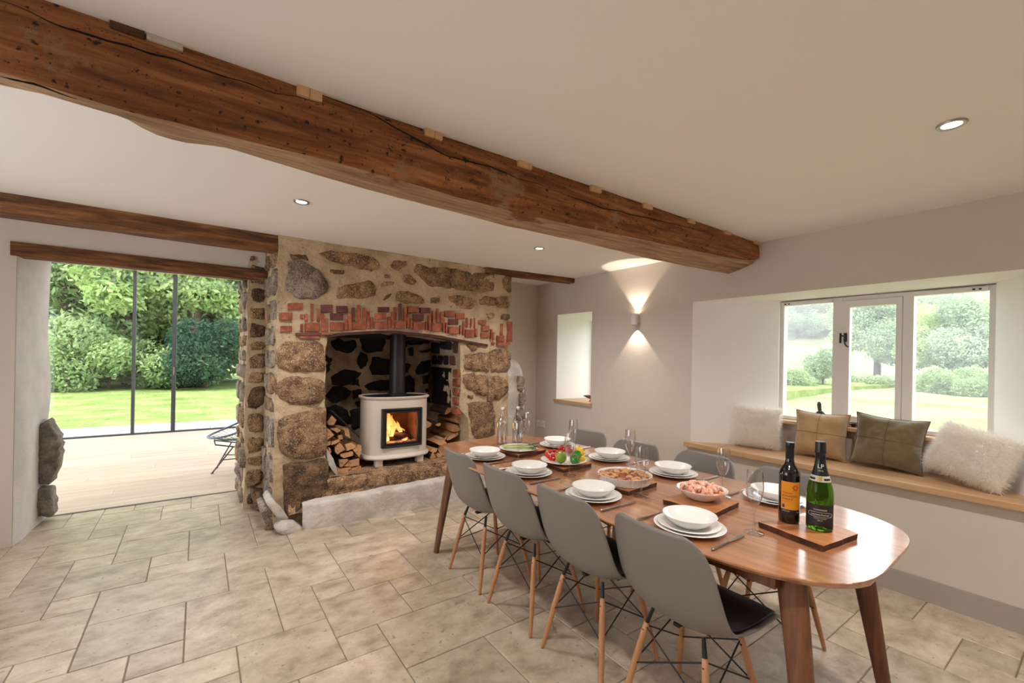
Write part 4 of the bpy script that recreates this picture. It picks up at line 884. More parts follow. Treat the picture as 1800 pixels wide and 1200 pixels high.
# ---- the valley side outside the casement window
def gh(x, y):
    f = y/max(x, 1)
    s_ = lambda a, b, t: max(0, min(1, (t-a)/(b-a)))
    h = -.5+.35*s_(18, 45, x)+ (3.3*s_(40, 90, x)*s_(.16, .40, f))+1.0*s_(45, 90, x)
    h += 26*s_(85, 190, x)
    return h+.25*mnoise.noise(Vector((x*.08, y*.08, 0)))+.06*mnoise.noise(Vector((x*.5, y*.5, 2)))
m_ = MB()
def gg(u, v):
    x = 4.3+200*u**2; y = -60+190*v; return (x, y*(.25+.75*u), gh(x, y*(.25+.75*u)))
m_.grid(gg, 90, 110); struct(m_.build('ground_meadow', MEADOW, smooth=True), 'pale green meadow and hillside outside the casement window', 'meadow')
hz = MB(); hz.box(14, 230, -30, 170, -6, 60); hv = bpy.data.materials.new('valley_haze'); hv.use_nodes = True; hn = hv.node_tree; hn.nodes.remove(hn.nodes['Principled BSDF'])
vsn = hn.nodes.new('ShaderNodeVolumeScatter'); vsn.inputs['Color'].default_value = (.96, .98, 1, 1); vsn.inputs['Density'].default_value = .0035; hn.links.new(vsn.outputs[0], hn.nodes['Material Output'].inputs['Volume'])
tag(hz.build('valley_haze', hv), 'thin summer haze over the meadow and wooded hillside', 'haze', kind='stuff')
gV = 'hillside trees outside the casement window'
def vt(px_, X, w_, z0, z1, r0, r1, nb, n, sz, mm, lab, nm, sd, grp=gV, tr=.2, sq=.8, share=None):
    p = P(px_, 640, 0, X); loc = (p.x, p.y, gh(p.x, p.y)-.1)
    return tree(nm, lab, loc, bl(rg, nb, w_, z0, z1, r0, r1, w_), int(n*1.6), sz*.62, mm, tr, 'tree' if 'tree' in nm else 'shrub', grp, sd, sq)
vt(1542, 46, 2.6, 2.2, 6.6, 1.0, 1.7, 24, 11000, .24, LOAKF, 'broad spreading oak in the middle window light', 'field_tree', 21, tr=.22)
vt(1447, 33, .9, .5, 2.6, .5, .9, 12, 5000, .15, LOAKF, 'rounded thorn bush in the left window light', 'field_shrub', 22, tr=.05)
vt(1394, 30, .6, .2, 1.0, .35, .6, 9, 2500, .14, LBRAM, 'small leafy bush at the left edge of the casement window', 'field_shrub', 23, tr=.03)
vt(1668, 44, 1.8, 1.8, 5.6, .8, 1.4, 18, 8000, .22, LPALE, 'pale green tree in the right window light', 'field_tree', 24, tr=.18)
vt(1728, 42, 1.6, 1.2, 6.0, .8, 1.4, 18, 7000, .22, LOAKF, 'greyish tree at the right edge of the casement window', 'field_tree', 25, tr=.18)
vt(1650, 38, 2.0, .2, 1.2, .5, .8, 12, 4500, .18, LBRAM, 'low dark scrub under the right-hand trees', 'field_shrub', 26, tr=.03)
vt(1715, 36, 1.6, .2, 1.0, .5, .8, 12, 4000, .18, LBRAM, 'low scrub at the meadow edge on the right', 'field_shrub', 27, tr=.03)
vt(1560, 40, 2.6, .1, .6, .4, .7, 12, 4500, .18, LBRAM, 'low hedge under the spreading oak', 'field_shrub', 28, tr=.03)
protos = [vt(1400+60*k, 92+6*k, 3.2, 2.0, 7.5, 1.3, 2.2, 18, 5200, .42, [LOAKF, LPALE, LBEECH, LOAKF][k], 'woodland tree on the far hillside seen through the casement window', 'hillside_tree', 40+k, 'woodland on the far hillside', .2) for k in range(4)]
hr = random.Random(11)
for k in range(64):
    X = hr.uniform(88, 175); px_ = hr.uniform(1340, 1790); p = P(px_, 640, 0, X)
    if X < 100 and 1370 < px_ < 1500: X = 104; p = P(px_, 640, 0, X)
    c = copy_tree(protos[k % 4]); c.location = (p.x, p.y, gh(p.x, p.y)-.3); c.rotation_euler = (0, 0, hr.uniform(0, 6.28)); s_ = hr.uniform(.85, 1.4); c.scale = (s_, s_, s_)

# ================================================================== DINING TABLE
TC = Vector((1.855, 1.70, 0)); TR = math.radians(2.6); HW, HL = .532, 1.262
tb = thing('dining_table', 'long walnut dining table with rounded ends and splayed legs laid for eight', 'table', TC, TR)
def thw(y, inset=0): return (HW-inset)*max(0, 1-abs(y/(HL-inset))**4.2)**(1/4.2)
def slab(y0, y1, inset_b, n=40):
    if y0 <= -HL: ys = [-HL*math.cos(math.pi/2*(i/n)**1.0) for i in range(n+1)]; ys = [-HL+ (y1+HL)*(1-math.cos(math.pi/2*i/n)) for i in range(n+1)]
    elif y1 >= HL: ys = [HL-(HL-y0)*(1-math.cos(math.pi/2*i/n)) for i in range(n, -1, -1)]
    else: ys = [y0+(y1-y0)*i/n for i in range(n+1)]
    return ys
def top_panel(y0, y1):
    ys = slab(y0, y1, 0); m_ = MB(); rings = []
    for (z, ins) in ((.7495, .003), (.7475, .0), (.742, .0), (.728, .016)):
        pts = []
        for y in ys:
            yy = max(-HL+ins, min(HL-ins, y)); pts.append((-thw(y, 0)+ins if thw(y) > ins else 0, yy, z))
        for y in reversed(ys):
            yy = max(-HL+ins, min(HL-ins, y)); pts.append((thw(y, 0)-ins if thw(y) > ins else 0, yy, z))
        rings.append(pts)
    n = len(rings[0]); vs = [p for r in rings for p in r]; fs = [tuple(range(n)), tuple(range(3*n, 4*n))[::-1]]
    for r in range(3):
        for k in range(n): fs.append((r*n+k, (r+1)*n+k, (r+1)*n+(k+1) % n, r*n+(k+1) % n))
    m_.add(vs, fs); return m_.build('table_top', WALNUT, tb)
top_panel(-HL, -.4208); top_panel(-.42, .42); top_panel(.4208, HL)
m_ = MB()
for (x0, x1, y0, y1) in ((-.40, -.38, -1.02, 1.02), (.38, .40, -1.02, 1.02), (-.40, .40, -1.04, -1.02), (-.40, .40, 1.02, 1.04)): m_.box(x0, x1, y0, y1, .675, .729)
m_.build('apron', WALNUTV, tb)
for (sx, sy) in ((-1, -1), (1, -1), (-1, 1), (1, 1)):
    top = Vector((sx*.335, sy*1.06, .728)); ft = Vector((sx*.405, sy*1.165, 0)); m_ = MB(); vs = []; fs = []; n = 20
    for j in range(9):
        t = j/8; c = top.lerp(ft, t); ax, ay = .024*(1-t)+.016*t, .046*(1-t)+.023*t
        for k in range(n):
            a = 2*math.pi*k/n; vs.append((c.x+ax*math.copysign(abs(math.cos(a))**.8, math.cos(a)), c.y+ay*math.copysign(abs(math.sin(a))**.8, math.sin(a)), c.z))
    for j in range(8):
        for k in range(n): fs.append((j*n+k, (j+1)*n+k, (j+1)*n+(k+1) % n, j*n+(k+1) % n))
    fs += [tuple(range(n)), tuple(range(8*n, 9*n))[::-1]]; m_.add(vs, fs); edge_smooth(m_.build('leg', WALNUTV, tb), 40)

# ================================================================== CHAIRS
prof = [(.222, .418), (.218, .440), (.195, .452), (.14, .449), (.07, .438), (.0, .430), (-.07, .428), (-.125, .436), (-.165, .460), (-.192, .500), (-.212, .552), (-.230, .612), (-.247, .675), (-.262, .735), (-.274, .785), (-.281, .818)]
hwid = [.185, .212, .226, .232, .234, .234, .232, .230, .228, .226, .223, .219, .213, .203, .184, .140]
curl = [.0, .006, .012, .022, .034, .044, .052, .058, .058, .054, .050, .046, .042, .036, .028, .014]
def shell_pt(i, t, off=0, wsc=1):
    x, z = prof[i]; a = prof[max(i-1, 0)]; b = prof[min(i+1, len(prof)-1)]; tx, tz = b[0]-a[0], b[1]-a[1]; l = math.hypot(tx, tz) or 1; nx, nz_ = tz/l, -tx/l
    if True: nx, nz_ = (tz/l, -tx/l)
    c = curl[i]*(abs(t)**2.6)+off
    return (x+nx*c, hwid[i]*t*wsc, z+nz_*c)
ch0 = thing('dining_chair', 'x', 'chair', (0, 0, 0), 0, 'grey shell dining chairs around the table')
m_ = MB(); nt_ = 14; m_.add([shell_pt(i, -1+2*j/nt_) for i in range(len(prof)) for j in range(nt_+1)], [(i*(nt_+1)+j, i*(nt_+1)+j+1, (i+1)*(nt_+1)+j+1, (i+1)*(nt_+1)+j) for i in range(len(prof)-1) for j in range(nt_)])
o = m_.build('shell', SHELL, ch0, smooth=True); sub(o, 1); md = o.modifiers.new('t', 'SOLIDIFY'); md.thickness = .006; md.offset = 0
m_ = MB(); ids = range(1, 9); vs = []
for i in ids:
    for j in range(nt_+1): vs.append(shell_pt(i, -1+2*j/nt_, .006, .93))
for i in ids:
    e = min(1, (i-1)/1.2, (8-i)/1.5)
    for j in range(nt_+1):
        t = -1+2*j/nt_; vs.append(shell_pt(i, t, .008+.022*max(0, e)*(1-abs(t)**5), .93))
K = len(ids); W = nt_+1; fs = []
for i in range(K-1):
    for j in range(nt_): fs.append((K*W+i*W+j, K*W+i*W+j+1, K*W+(i+1)*W+j+1, K*W+(i+1)*W+j)); fs.append((i*W+j, (i+1)*W+j, (i+1)*W+j+1, i*W+j+1))
for i in range(K-1): fs.append((i*W, K*W+i*W, K*W+(i+1)*W, (i+1)*W)); fs.append((i*W+nt_, (i+1)*W+nt_, K*W+(i+1)*W+nt_, K*W+i*W+nt_))
for j in range(nt_): fs.append((j, j+1, K*W+j+1, K*W+j)); fs.append(((K-1)*W+j, K*W+(K-1)*W+j, K*W+(K-1)*W+j+1, (K-1)*W+j+1))
m_.add(vs, fs); sub(m_.build('seat_pad', PAD, ch0, smooth=True), 1)
tops = {}; feet = {}
for sx in (-1, 1):
    for sy in (-1, 1):
        tp = Vector((sx*.108-.005, sy*.118, .398)); ft = Vector((sx*.19, sy*.19, 0)); tops[sx, sy] = tp; feet[sx, sy] = ft
        m_ = MB(); m_.tube([tp.lerp(ft, t) for t in (.09, .2, .45, .7, .97, 1)], [.0105, .0125, .0135, .012, .009, .007], 12); lg = m_.build('leg', BEECH, ch0, smooth=True)
        m_ = MB(); m_.tube([tp+Vector((-sx*.01, -sy*.01, .022)), tp.lerp(ft, .09)], [.007, .009], 8); m_.tube([tp.lerp(ft, .16)+Vector((sx*.012, 0, 0)), tp.lerp(ft, .16)-Vector((sx*.014, 0, 0))], .004, 6); m_.build('bracket', BLACK, lg)
def lp(k, t): return tops[k].lerp(feet[k], t)
for a, b in (((-1, -1), (-1, 1)), ((1, -1), (1, 1)), ((-1, -1), (1, -1)), ((-1, 1), (1, 1))):
    for p, q in ((a, b), (b, a)):
        m_ = MB(); A, B = lp(p, .12), lp(q, .50); n = Vector((0, 0, 1)).cross(B-A).normalized()*.004*(1 if p == a else -1); m_.tube([A+n, B+n], .0032, 6); m_.build('strut', BLACK, ch0)
m_ = MB(); m_.box(-.11, .11, -.012, .012, .405, .417); m_.box(-.012, .012, -.12, .12, .405, .417); m_.build('under_frame', BLACK, ch0)
spots = [((1.555, 2.385), 0, 'grey shell chair nearest the fireplace on the near side of the table'), ((1.555, 1.91), .02, 'second grey shell chair from the fireplace on the near side'), ((1.56, 1.435), .0, 'third grey shell chair from the fireplace on the near side'), ((1.575, .965), -.03, 'grey shell chair with black seat pad closest to the camera'),
         ((2.31, 2.50), math.pi+.03, 'far-side grey chair at the fireplace end of the table, back against the light wall'), ((2.27, 2.0), math.pi, 'second far-side grey chair, its rounded back behind the tart'), ((2.33, 1.53), math.pi-.02, 'third far-side grey chair, in front of the window seat end'), ((2.31, 1.03), math.pi, 'far-side grey chair half hidden behind the wine bottle')]
for i, ((x, y), a, lab) in enumerate(spots):
    if i == 0: ch0.location = (x, y, 0); ch0.rotation_euler = (0, 0, a); ch0['label'] = lab
    else: dup(ch0, (x, y, 0), a, lab)

# ================================================================== TABLEWARE
ZTB = .7498
def lathe_obj(name, prof_, m, n=40, label=None, cat=None, group=None, loc=(0, 0, 0)):
    m_ = MB(); m_.lathe(prof_, n); o = edge_smooth(m_.build(name, m), 50); o.location = loc
    if label: tag(o, label, cat, group)
    return o
def dup1(o, loc, label, rz=0):
    c = o.copy(); COL.objects.link(c); c.location = loc; c['label'] = label; c.rotation_euler = (0, 0, rz); return c
plate_p = [(0, .0), (.075, .0), (.078, .003), (.085, .006), (.129, .0165), (.131, .0185), (.129, .0195), (.088, .0095), (.080, .0055), (0, .005)]
side_p = [(0, 0), (.065, 0), (.068, .003), (.074, .006), (.113, .0155), (.1145, .017), (.113, .018), (.076, .009), (.07, .005), (0, .0045)]
bowl_p = [(0, 0), (.055, 0), (.058, .003), (.074, .012), (.089, .026), (.0985, .0395), (.0995, .041), (.098, .042), (.086, .029), (.07, .0155), (.05, .006), (0, .005)]
near = [(1.50, 2.378), (1.50, 1.923), (1.512, 1.445), (1.55, .975)]; far = [(2.155, 2.425), (2.165, 1.935), (2.19, 1.483), (2.205, .955)]
who = ['near-side setting closest to the fireplace', 'second near-side setting from the fireplace', 'third near-side setting from the fireplace', 'near-side setting closest to the camera',
       'far-side setting closest to the fireplace', 'far-side setting behind the tart', 'far-side setting behind the prawn bowl', 'far-side setting behind the wine bottle']
dp = lathe_obj('dinner_plate', plate_p, PORC, 48, 'x', 'plate', 'white dinner plates under the bowls'); sp_ = lathe_obj('side_plate', side_p, PORC, 48, 'x', 'plate', 'white side plates stacked on dinner plates'); bw = lathe_obj('pasta_bowl', bowl_p, PORC, 48, 'x', 'bowl', 'white bowls on top of the plate stacks')
# glasses, knives and forks are prototypes too
fl_p = [(0, 0), (.035, 0), (.0355, .0012), (.033, .003), (.018, .006), (.007, .012), (.0045, .02), (.0038, .055), (.004, .088), (.0065, .098), (.014, .108), (.0235, .128), (.0295, .152), (.0315, .175), (.0295, .205), (.0265, .236), (.0257, .2365), (.0287, .204), (.0305, .175), (.0283, .152), (.0222, .129), (.0125, .1105), (0, .1055)]
gls = lathe_obj('wine_flute', fl_p, WGLASS, 32, 'x', 'glass', 'empty stemmed glasses on the table')
def knife_mesh():
    m_ = MB(); m_.tube([(-.115, 0, .005), (-.108, 0, .005), (-.05, 0, .005), (-.005, 0, .005), (.0, 0, .0045)], [.003, .0055, .005, .0045, .003], 10)
    m_.prism([(0, -.004), (.03, -.0065), (.09, -.0085), (.108, -.006), (.114, .004), (.09, .007), (.03, .007), (0, .004)], .0035, .0055); return m_.mesh('table_knife')
def fork_mesh():
    m_ = MB(); m_.tube([(-.11, 0, .004), (-.10, 0, .004), (-.04, 0, .004), (.02, 0, .006), (.035, 0, .006)], [.003, .006, .0045, .003, .004], 8)
    m_.prism([(.03, -.005), (.045, -.012), (.055, -.012), (.055, .012), (.045, .012), (.03, .005)], .0045, .0065)
    for k in range(4): m_.prism([(.054, -.012+k*.0066), (.098, -.011+k*.0066), (.10, -.0095+k*.0066), (.098, -.008+k*.0066), (.054, -.008+k*.0066)], .0045, .006)
    return m_.mesh('table_fork')
km, fm_ = knife_mesh(), fork_mesh(); km.materials.append(STEEL); fm_.materials.append(STEEL)
gn = [(1.65, 2.224), (1.678, 1.784), (1.72, 1.334), (1.722, .815)]; gf_ = [(2.02, 2.615), (2.06, 2.16), (2.07, 1.69), (2.05, 1.118)]
gw = ['stemmed glass in front of the asparagus plate', 'stemmed glass in front of the fruit plate', 'stemmed glass in front of the tart dish', 'stemmed glass left of the wine bottle', 'stemmed glass right of the water bottles', 'stemmed glass behind the fruit plate', 'stemmed glass behind the tart dish', 'stemmed glass behind the prawn bowl']
for i, (x, y) in enumerate(near+far):
    side = i >= 4; g = (gn+gf_)[i]
    labs = ['white dinner plate at the bottom of the '+who[i], 'white side plate in the middle of the '+who[i], 'white pasta bowl on top of the '+who[i]]
    for proto, z, lab, ctr in ((dp, ZTB, labs[0], 0), (sp_, ZTB+.0085, labs[1], 0), (bw, ZTB+.0165, labs[2], 0)):
        jx, jy = (R(-.004, .004), R(-.004, .004)) if proto is not dp else (0, 0)
        if i == 0: proto.location = (x+jx, y+jy, z); proto['label'] = lab
        else: dup1(proto, (x+jx, y+jy, z), lab)
    if i == 0: gls.location = (g[0], g[1], ZTB); gls['label'] = gw[0]
    else: dup1(gls, (g[0], g[1], ZTB), gw[i], R(0, 6))
    s_ = -1 if not side else 1
    kn = link('table_knife', km, None); kn.location = (x+.0 if not side else x+.0, y+s_*.155, ZTB+.0003); kn.rotation_euler = (0, 0, (math.pi if side else 0)+R(-.04, .04)); tag(kn, 'steel table knife beside the '+who[i], 'knife', 'steel knives beside the plates')
    fk = link('table_fork', fm_, None); fk.location = (x+(.075 if side else 0), y-s_*.158, ZTB+.0003); fk.rotation_euler = (0, 0, (math.pi if side else 0)+R(-.05, .05)); tag(fk, 'steel table fork beside the '+who[i], 'fork', 'steel forks beside the plates')

# ---- wooden boards
def board(corners, label, seed):
    rr = random.Random(seed); c = sum((Vector((a, b, 0)) for a, b in corners), Vector())/4; pts = []
    for k in range(4):
        a, b = Vector(corners[k]), Vector(corners[(k+1) % 4])
        for t in range(6):
            p = a.lerp(b, t/6); nrm = (b-a).normalized().orthogonal(); wob = .004 if k % 2 == 0 else .001
            p = p+nrm*rr.uniform(-wob, wob)*(t > 0); pts.append((p.x-c.x, p.y-c.y))
    t = thing('serving_board', label, 'board', (c.x, c.y, ZTB), 0, 'live-edge serving boards')
    n = len(pts); m_ = MB(); vs = [(x*.985, y*.985, 0) for x, y in pts]+[(x, y, .021) for x, y in pts]
    m_.add(vs, [tuple(range(n))[::-1]]+[(i, (i+1) % n, n+(i+1) % n, n+i) for i in range(n)], 1); m_.add(vs[n:], [tuple(range(n))], 0)
    m_.build('board', [BOARD, BOARDEDGE], t); return t
board([(1.798, .835), (1.754, .598), (1.991, .571), (2.055, .759)], 'live-edge board under the two wine bottles', 1)
board([(1.709, 1.207), (1.746, .98), (1.968, .998), (2.0, 1.205)], 'wooden board under the bowl of prawns', 2)
board([(1.652, 1.60), (1.671, 1.369), (1.92, 1.392), (1.913, 1.629)], 'wooden board under the fruit tart', 3)
board([(1.70, 2.10), (1.683, 1.841), (1.93, 1.861), (1.96, 2.10)], 'live-edge board under the plate of fruit', 4)
board([(1.62, 2.50), (1.68, 2.259), (1.944, 2.302), (1.92, 2.52)], 'wooden board under the asparagus plate', 5)
ZBD = ZTB+.0214
# ---- asparagus plate
ap = lathe_obj('serving_plate', [(r*.98, z) for r, z in plate_p], PORC, 48, 'white plate of green asparagus by the water bottles', 'plate', None, (1.772, 2.385, ZBD))
ASP = mat('asparagus', srgb(190, 196, 140), srgb(140, 150, 90), scale=12, stretch=(1, 1, 1), rough=.5, rand=.1); ASPT = mat('asparagus_tip', srgb(92, 92, 74), srgb(110, 122, 70), scale=40, rough=.6)
for k in range(7):
    a = R(-.25, .25)+.35; y = -.055+.018*k; x0, x1 = -.105+R(-.015, .01), .085+R(-.02, .02); zz = ZBD+.0205+.006*(k % 2)
    m_ = MB(); pts = [Vector((x0+(x1-x0)*t, y+.006*math.sin(t*3+k), 0)) for t in (0, .25, .5, .75, 1)]
    m_.tube(pts, [.0042, .0045, .004, .0038, .0034], 8, 0); m_.tube([pts[-1], pts[-1]+Vector((.012, .001, .001)), pts[-1]+Vector((.026, .002, .002)), pts[-1]+Vector((.034, .002, .002))], [.0045, .006, .0045, .001], 8, 1)
    o = m_.build('asparagus_spear', [ASP, ASPT], smooth=True); o.location = (1.772, 2.385, zz); o.rotation_euler = (0, 0, -.62+R(-.22, .22)); tag(o, 'green asparagus spear on the white plate', 'asparagus', 'asparagus spears on the plate')
# ---- fruit plate
fx, fy = 1.80, 1.968
fpz = ZBD; o = lathe_obj('serving_plate', plate_p, PORC, 48, 'white plate of tomatoes and green fruit on a board', 'plate', None, (fx, fy, fpz)); o.scale = (1.05, 1.05, 1)
TOM = mat('cherry_tomato', srgb(206, 40, 28), srgb(176, 26, 20), scale=6, rough=.18, rand=.08); GRN = mat('green_skin', srgb(94, 140, 40), srgb(150, 150, 56), scale=7, rough=.25); GRND = mat('green_pepper_skin', srgb(44, 110, 40), srgb(78, 146, 56), scale=7, rough=.15); YEL = mat('yellow_skin', srgb(226, 180, 40), srgb(240, 204, 70), scale=8, rough=.25); REDP = mat('red_pepper_skin', srgb(180, 30, 30), srgb(150, 24, 26), scale=8, rough=.2); STALK = mat('green_stalk', srgb(80, 110, 50), rough=.6)
def fruit(name, loc, rx, rz_, m, label, cat, group=None, lobes=0, dimple=.18, rot=(0, 0, 0), stalk=True):
    t = thing(name, label, cat, loc, 0, group); m_ = MB(); n, h = 24, 14; vs = []
    for j in range(h+1):
        th = math.pi*j/h
        for k in range(n):
            a = 2*math.pi*k/n; r = rx*math.sin(th)**.85*(1+lobes*.09*math.cos(3*a)); z = -rz_*math.cos(th); 
            if j > h-4: z -= dimple*rz_*(1-math.sin(th))*1.4
            vs.append((r*math.cos(a), r*math.sin(a), z))
    fs = [(j*n+k, j*n+(k+1) % n, (j+1)*n+(k+1) % n, (j+1)*n+k) for j in range(h) for k in range(n)]
    m_.add(vs, fs); M4 = Matrix.Rotation(rot[0], 4, 'X') @ Matrix.Rotation(rot[1], 4, 'Y'); m_.v = [tuple(M4 @ Vector(p)) for p in m_.v]; m_.build('flesh', m, t, smooth=True)
    if stalk:
        m_ = MB(); tip = [M4 @ Vector(p) for p in ((0, 0, rz_*.72), (.001, 0, rz_*.95), (.003, .001, rz_*1.12))]; m_.tube(tip, [rx*.12, rx*.07, rx*.08], 6); m_.build('stalk', STALK, t)
    return t
def FP(x, y, z): return P(x, y, 2, z)
t0 = None
for k, (px_, py_, dz) in enumerate(((960, 797, 0), (967, 793, .002), (974, 792, .004), (981, 794, .006), (964, 802, 0), (971, 800, .004), (977, 799, .008), (968, 806, 0), (973, 807, 0), (984, 788, .004), (988, 785, .004), (992, 790, .004), (976, 804, .003), (961, 800, .0))):
    p = FP(px_, py_, ZBD+.022+dz)
    if t0 is None: t0 = fruit('cherry_tomato', p, .0125, .012, TOM, 'small red cherry tomato on the fruit plate', 'tomato', 'cherry tomatoes on the fruit plate', 0, .1)
    else: dup(t0, p, R(0, 6))
fruit('mango', FP(986, 803, ZBD+.040), .034, .035, GRN, 'round yellow-green fruit at the front of the fruit plate', 'fruit', None, 0, .1, (.2, .1))
fruit('green_pepper', FP(1011, 807, ZBD+.036), .031, .030, GRND, 'glossy dark green pepper right of the glass on the fruit plate', 'pepper', None, 1, .3, (1.1, .5))
fruit('green_pepper', FP(1014, 799, ZBD+.047), .026, .026, GRND, 'smaller blue-green pepper behind the front pepper', 'pepper', None, 1, .3, (.6, -.4))
fruit('yellow_pepper', FP(1016, 789, ZBD+.050), .022, .023, YEL, 'yellow pepper at the back of the fruit plate', 'pepper', None, 1, .3, (.3, .3))
fruit('yellow_pepper', FP(1023, 794, ZBD+.042), .022, .022, YEL, 'yellow pepper at the right of the fruit plate', 'pepper', None, 1, .3, (.8, .3))
fruit('lemon', FP(1023, 806, ZBD+.026), .019, .023, YEL, 'small yellow fruit at the right rim of the fruit plate', 'fruit', None, 0, 0, (1.4, .3), False)
fruit('red_pepper', FP(1001, 789, ZBD+.05), .028, .028, REDP, 'red pepper at the back middle of the fruit plate', 'pepper', None, 1, .3, (.4, 0))
# ---- fruit tart in a fluted dish
td = thing('tart_dish', 'fluted white dish holding a golden fruit tart', 'dish', (1.790, 1.493, ZBD))
m_ = MB(); n = 144; vs = []
for (r, z, fl_) in ((.118, 0, 0), (.124, .002, .5), (.134, .040, 1), (.136, .0415, 1), (.132, .042, 1), (.130, .041, .6), (.121, .008, .4), (0, .006, 0)):
    for k in range(n):
        a = 2*math.pi*k/n; rr = r+fl_*.0028*math.cos(36*a); vs.append((rr*math.cos(a), rr*math.sin(a), z))
fs = [(j*n+k, j*n+(k+1) % n, (j+1)*n+(k+1) % n, (j+1)*n+k) for j in range(7) for k in range(n)]+[tuple(range(n))[::-1]]
m_.add(vs, fs); edge_smooth(m_.build('dish', PORC, td), 50)
CRUST = mat('tart_crust', srgb(196, 136, 88), srgb(150, 92, 54), srgb(214, 164, 116), scale=40, rough=.7, bump=.5, bscale=80); BERRY = mat('tart_filling', srgb(120, 50, 40), srgb(160, 84, 52), scale=30, rough=.35)
m_ = MB(); m_.lathe([(0, .034), (.123, .034), (.114, .010), (0, .010)], 40); m_.build('filling', BERRY, td)
rr = random.Random(5)
for k in range(46):
    a = rr.uniform(0, 6.28); r_ = .118*math.sqrt(rr.uniform(0, 1)); s_ = rr.uniform(.010, .02); m_ = MB(); n = 8; vs = []
    for j in range(5):
        th = math.pi*j/4
        for q in range(n): b = 2*math.pi*q/n; w_ = s_*(1+rr.uniform(-.25, .25)); vs.append((w_*math.sin(th)*math.cos(b)*1.5, w_*math.sin(th)*math.sin(b), -.5*s_*math.cos(th)))
    fs = [(j*n+q, j*n+(q+1) % n, (j+1)*n+(q+1) % n, (j+1)*n+q) for j in range(4) for q in range(n)]; m_.add(vs, fs)
    o = m_.build('crust_piece', CRUST if k % 7 else BERRY, td, smooth=True); o.location = (r_*math.cos(a), r_*math.sin(a), .036); o.rotation_euler = (0, 0, rr.uniform(0, 3))
# ---- bowl of prawns
pbx, pby = 1.872, 1.118
o = lathe_obj('serving_bowl', [(0, 0), (.05, 0), (.054, .003), (.075, .015), (.099, .038), (.108, .047), (.109, .0485), (.107, .049), (.095, .040), (.07, .019), (.045, .007), (0, .006)], PORC, 48, 'white bowl heaped with pink prawns on a board', 'bowl', None, (pbx, pby, ZBD)); 
PRAWN = mat('prawn_flesh', srgb(240, 196, 172), srgb(250, 230, 214), srgb(232, 168, 138), scale=60, rough=.35, rand=.06)
m_ = MB(); pts = []; rad = []
for k in range(9):
    a = -2.0+k*.5; pts.append((.011*math.cos(a), .011*math.sin(a), 0)); rad.append(.0030+.0042*math.sin(math.pi*min(1, (k+1.2)/9)))
m_.tube(pts, rad, 8); pm_ = m_.mesh('prawn', True); pm_.materials.append(PRAWN); rr = random.Random(9)
for k in range(64):
    a = rr.uniform(0, 6.28); r_ = .082*math.sqrt(rr.uniform(0, 1)); o = link('prawn', pm_, None); o.location = (pbx+r_*math.cos(a), pby+r_*math.sin(a), ZBD+.045+.014*(1-(r_/.085)**2)+rr.uniform(-.006, .004)); o.rotation_euler = (rr.uniform(-1.2, 1.2), rr.uniform(-1.2, 1.2), rr.uniform(0, 6)); s_ = rr.uniform(.9, 1.25); o.scale = (s_, s_, s_)
    tag(o, 'pink peeled prawn heaped in the white bowl', 'prawn', 'prawns in the white bowl')
m_ = MB(); m_.lathe([(0, .042), (.05, .040), (.085, .032), (.07, .02), (0, .008)], 28); o = m_.build('prawn_mound', PRAWN, smooth=True); o.location = (pbx, pby, ZBD); tag(o, 'pink prawns heaped below the topmost ones in the white bowl', 'prawns', kind='stuff')

# ---- bottles
def wrap_text(body, size, r, z0, a0, name, m, parent, align='CENTER', xoff=0):
    cu = bpy.data.curves.new('t', 'FONT'); cu.body = body; cu.size = size; cu.align_x = align; cu.resolution_u = 3
    ob = bpy.data.objects.new('t', cu); COL.objects.link(ob); bpy.context.view_layer.update(); me = bpy.data.meshes.new_from_object(ob.evaluated_get(bpy.context.evaluated_depsgraph_get()))
    bpy.data.objects.remove(ob); bpy.data.curves.remove(cu)
    for v in me.vertices:
        rr_ = r(z0+v.co.y) if callable(r) else r; a = a0+(v.co.x+xoff)/rr_; v.co = (rr_*math.cos(a), rr_*math.sin(a), z0+v.co.y)
    me.materials.clear(); return link(name, me, m, parent)
def patch_label(r, z0, z1, a0, half, name, m, parent, n=24, nz_=6):
    m_ = MB(); f_ = (r if callable(r) else (lambda z: r)); m_.grid(lambda u, v: (f_(z0+(z1-z0)*v)*math.cos(a0+half*(2*u-1)), f_(z0+(z1-z0)*v)*math.sin(a0+half*(2*u-1)), z0+(z1-z0)*v), n, nz_); return m_.build(name, m, parent, smooth=True)
def facing(x, y): return math.atan2(-y, -x)
BLKG = mat('dark_wine_glass', srgb(16, 12, 12), rough=.06, coat=.6); GRG = bpy.data.materials.new('green_bottle_glass'); GRG.use_nodes = True
b_ = GRG.node_tree.nodes['Principled BSDF']; b_.inputs['Base Color'].default_value = srgb(74, 112, 30); b_.inputs['Transmission Weight'].default_value = .8; b_.inputs['Roughness'].default_value = .05; b_.inputs['IOR'].default_value = 1.2
FOIL = mat('black_foil', srgb(20, 20, 22), rough=.3); ORL = mat('orange_label', srgb(232, 154, 36), rough=.6); BKL = mat('black_label', srgb(30, 26, 34), rough=.45); INK = mat('label_ink', srgb(66, 34, 20), rough=.7); INKW = mat('white_ink', srgb(232, 228, 220), rough=.6); INKR = mat('red_ink', srgb(206, 82, 40), rough=.7); BLUE = mat('blue_ink', srgb(40, 60, 110), rough=.7); CRL = mat('cream_band', srgb(206, 200, 182), rough=.5); GOLD = mat('gold_seal', srgb(190, 164, 96), rough=.4, metal=.4)
bx_, by_ = 1.906, .770
wn = thing('wine_bottle', 'dark red wine bottle with an orange label on the board', 'bottle', (bx_, by_, ZBD)); wn.scale = (1, 1, .96); fa = facing(bx_, by_)
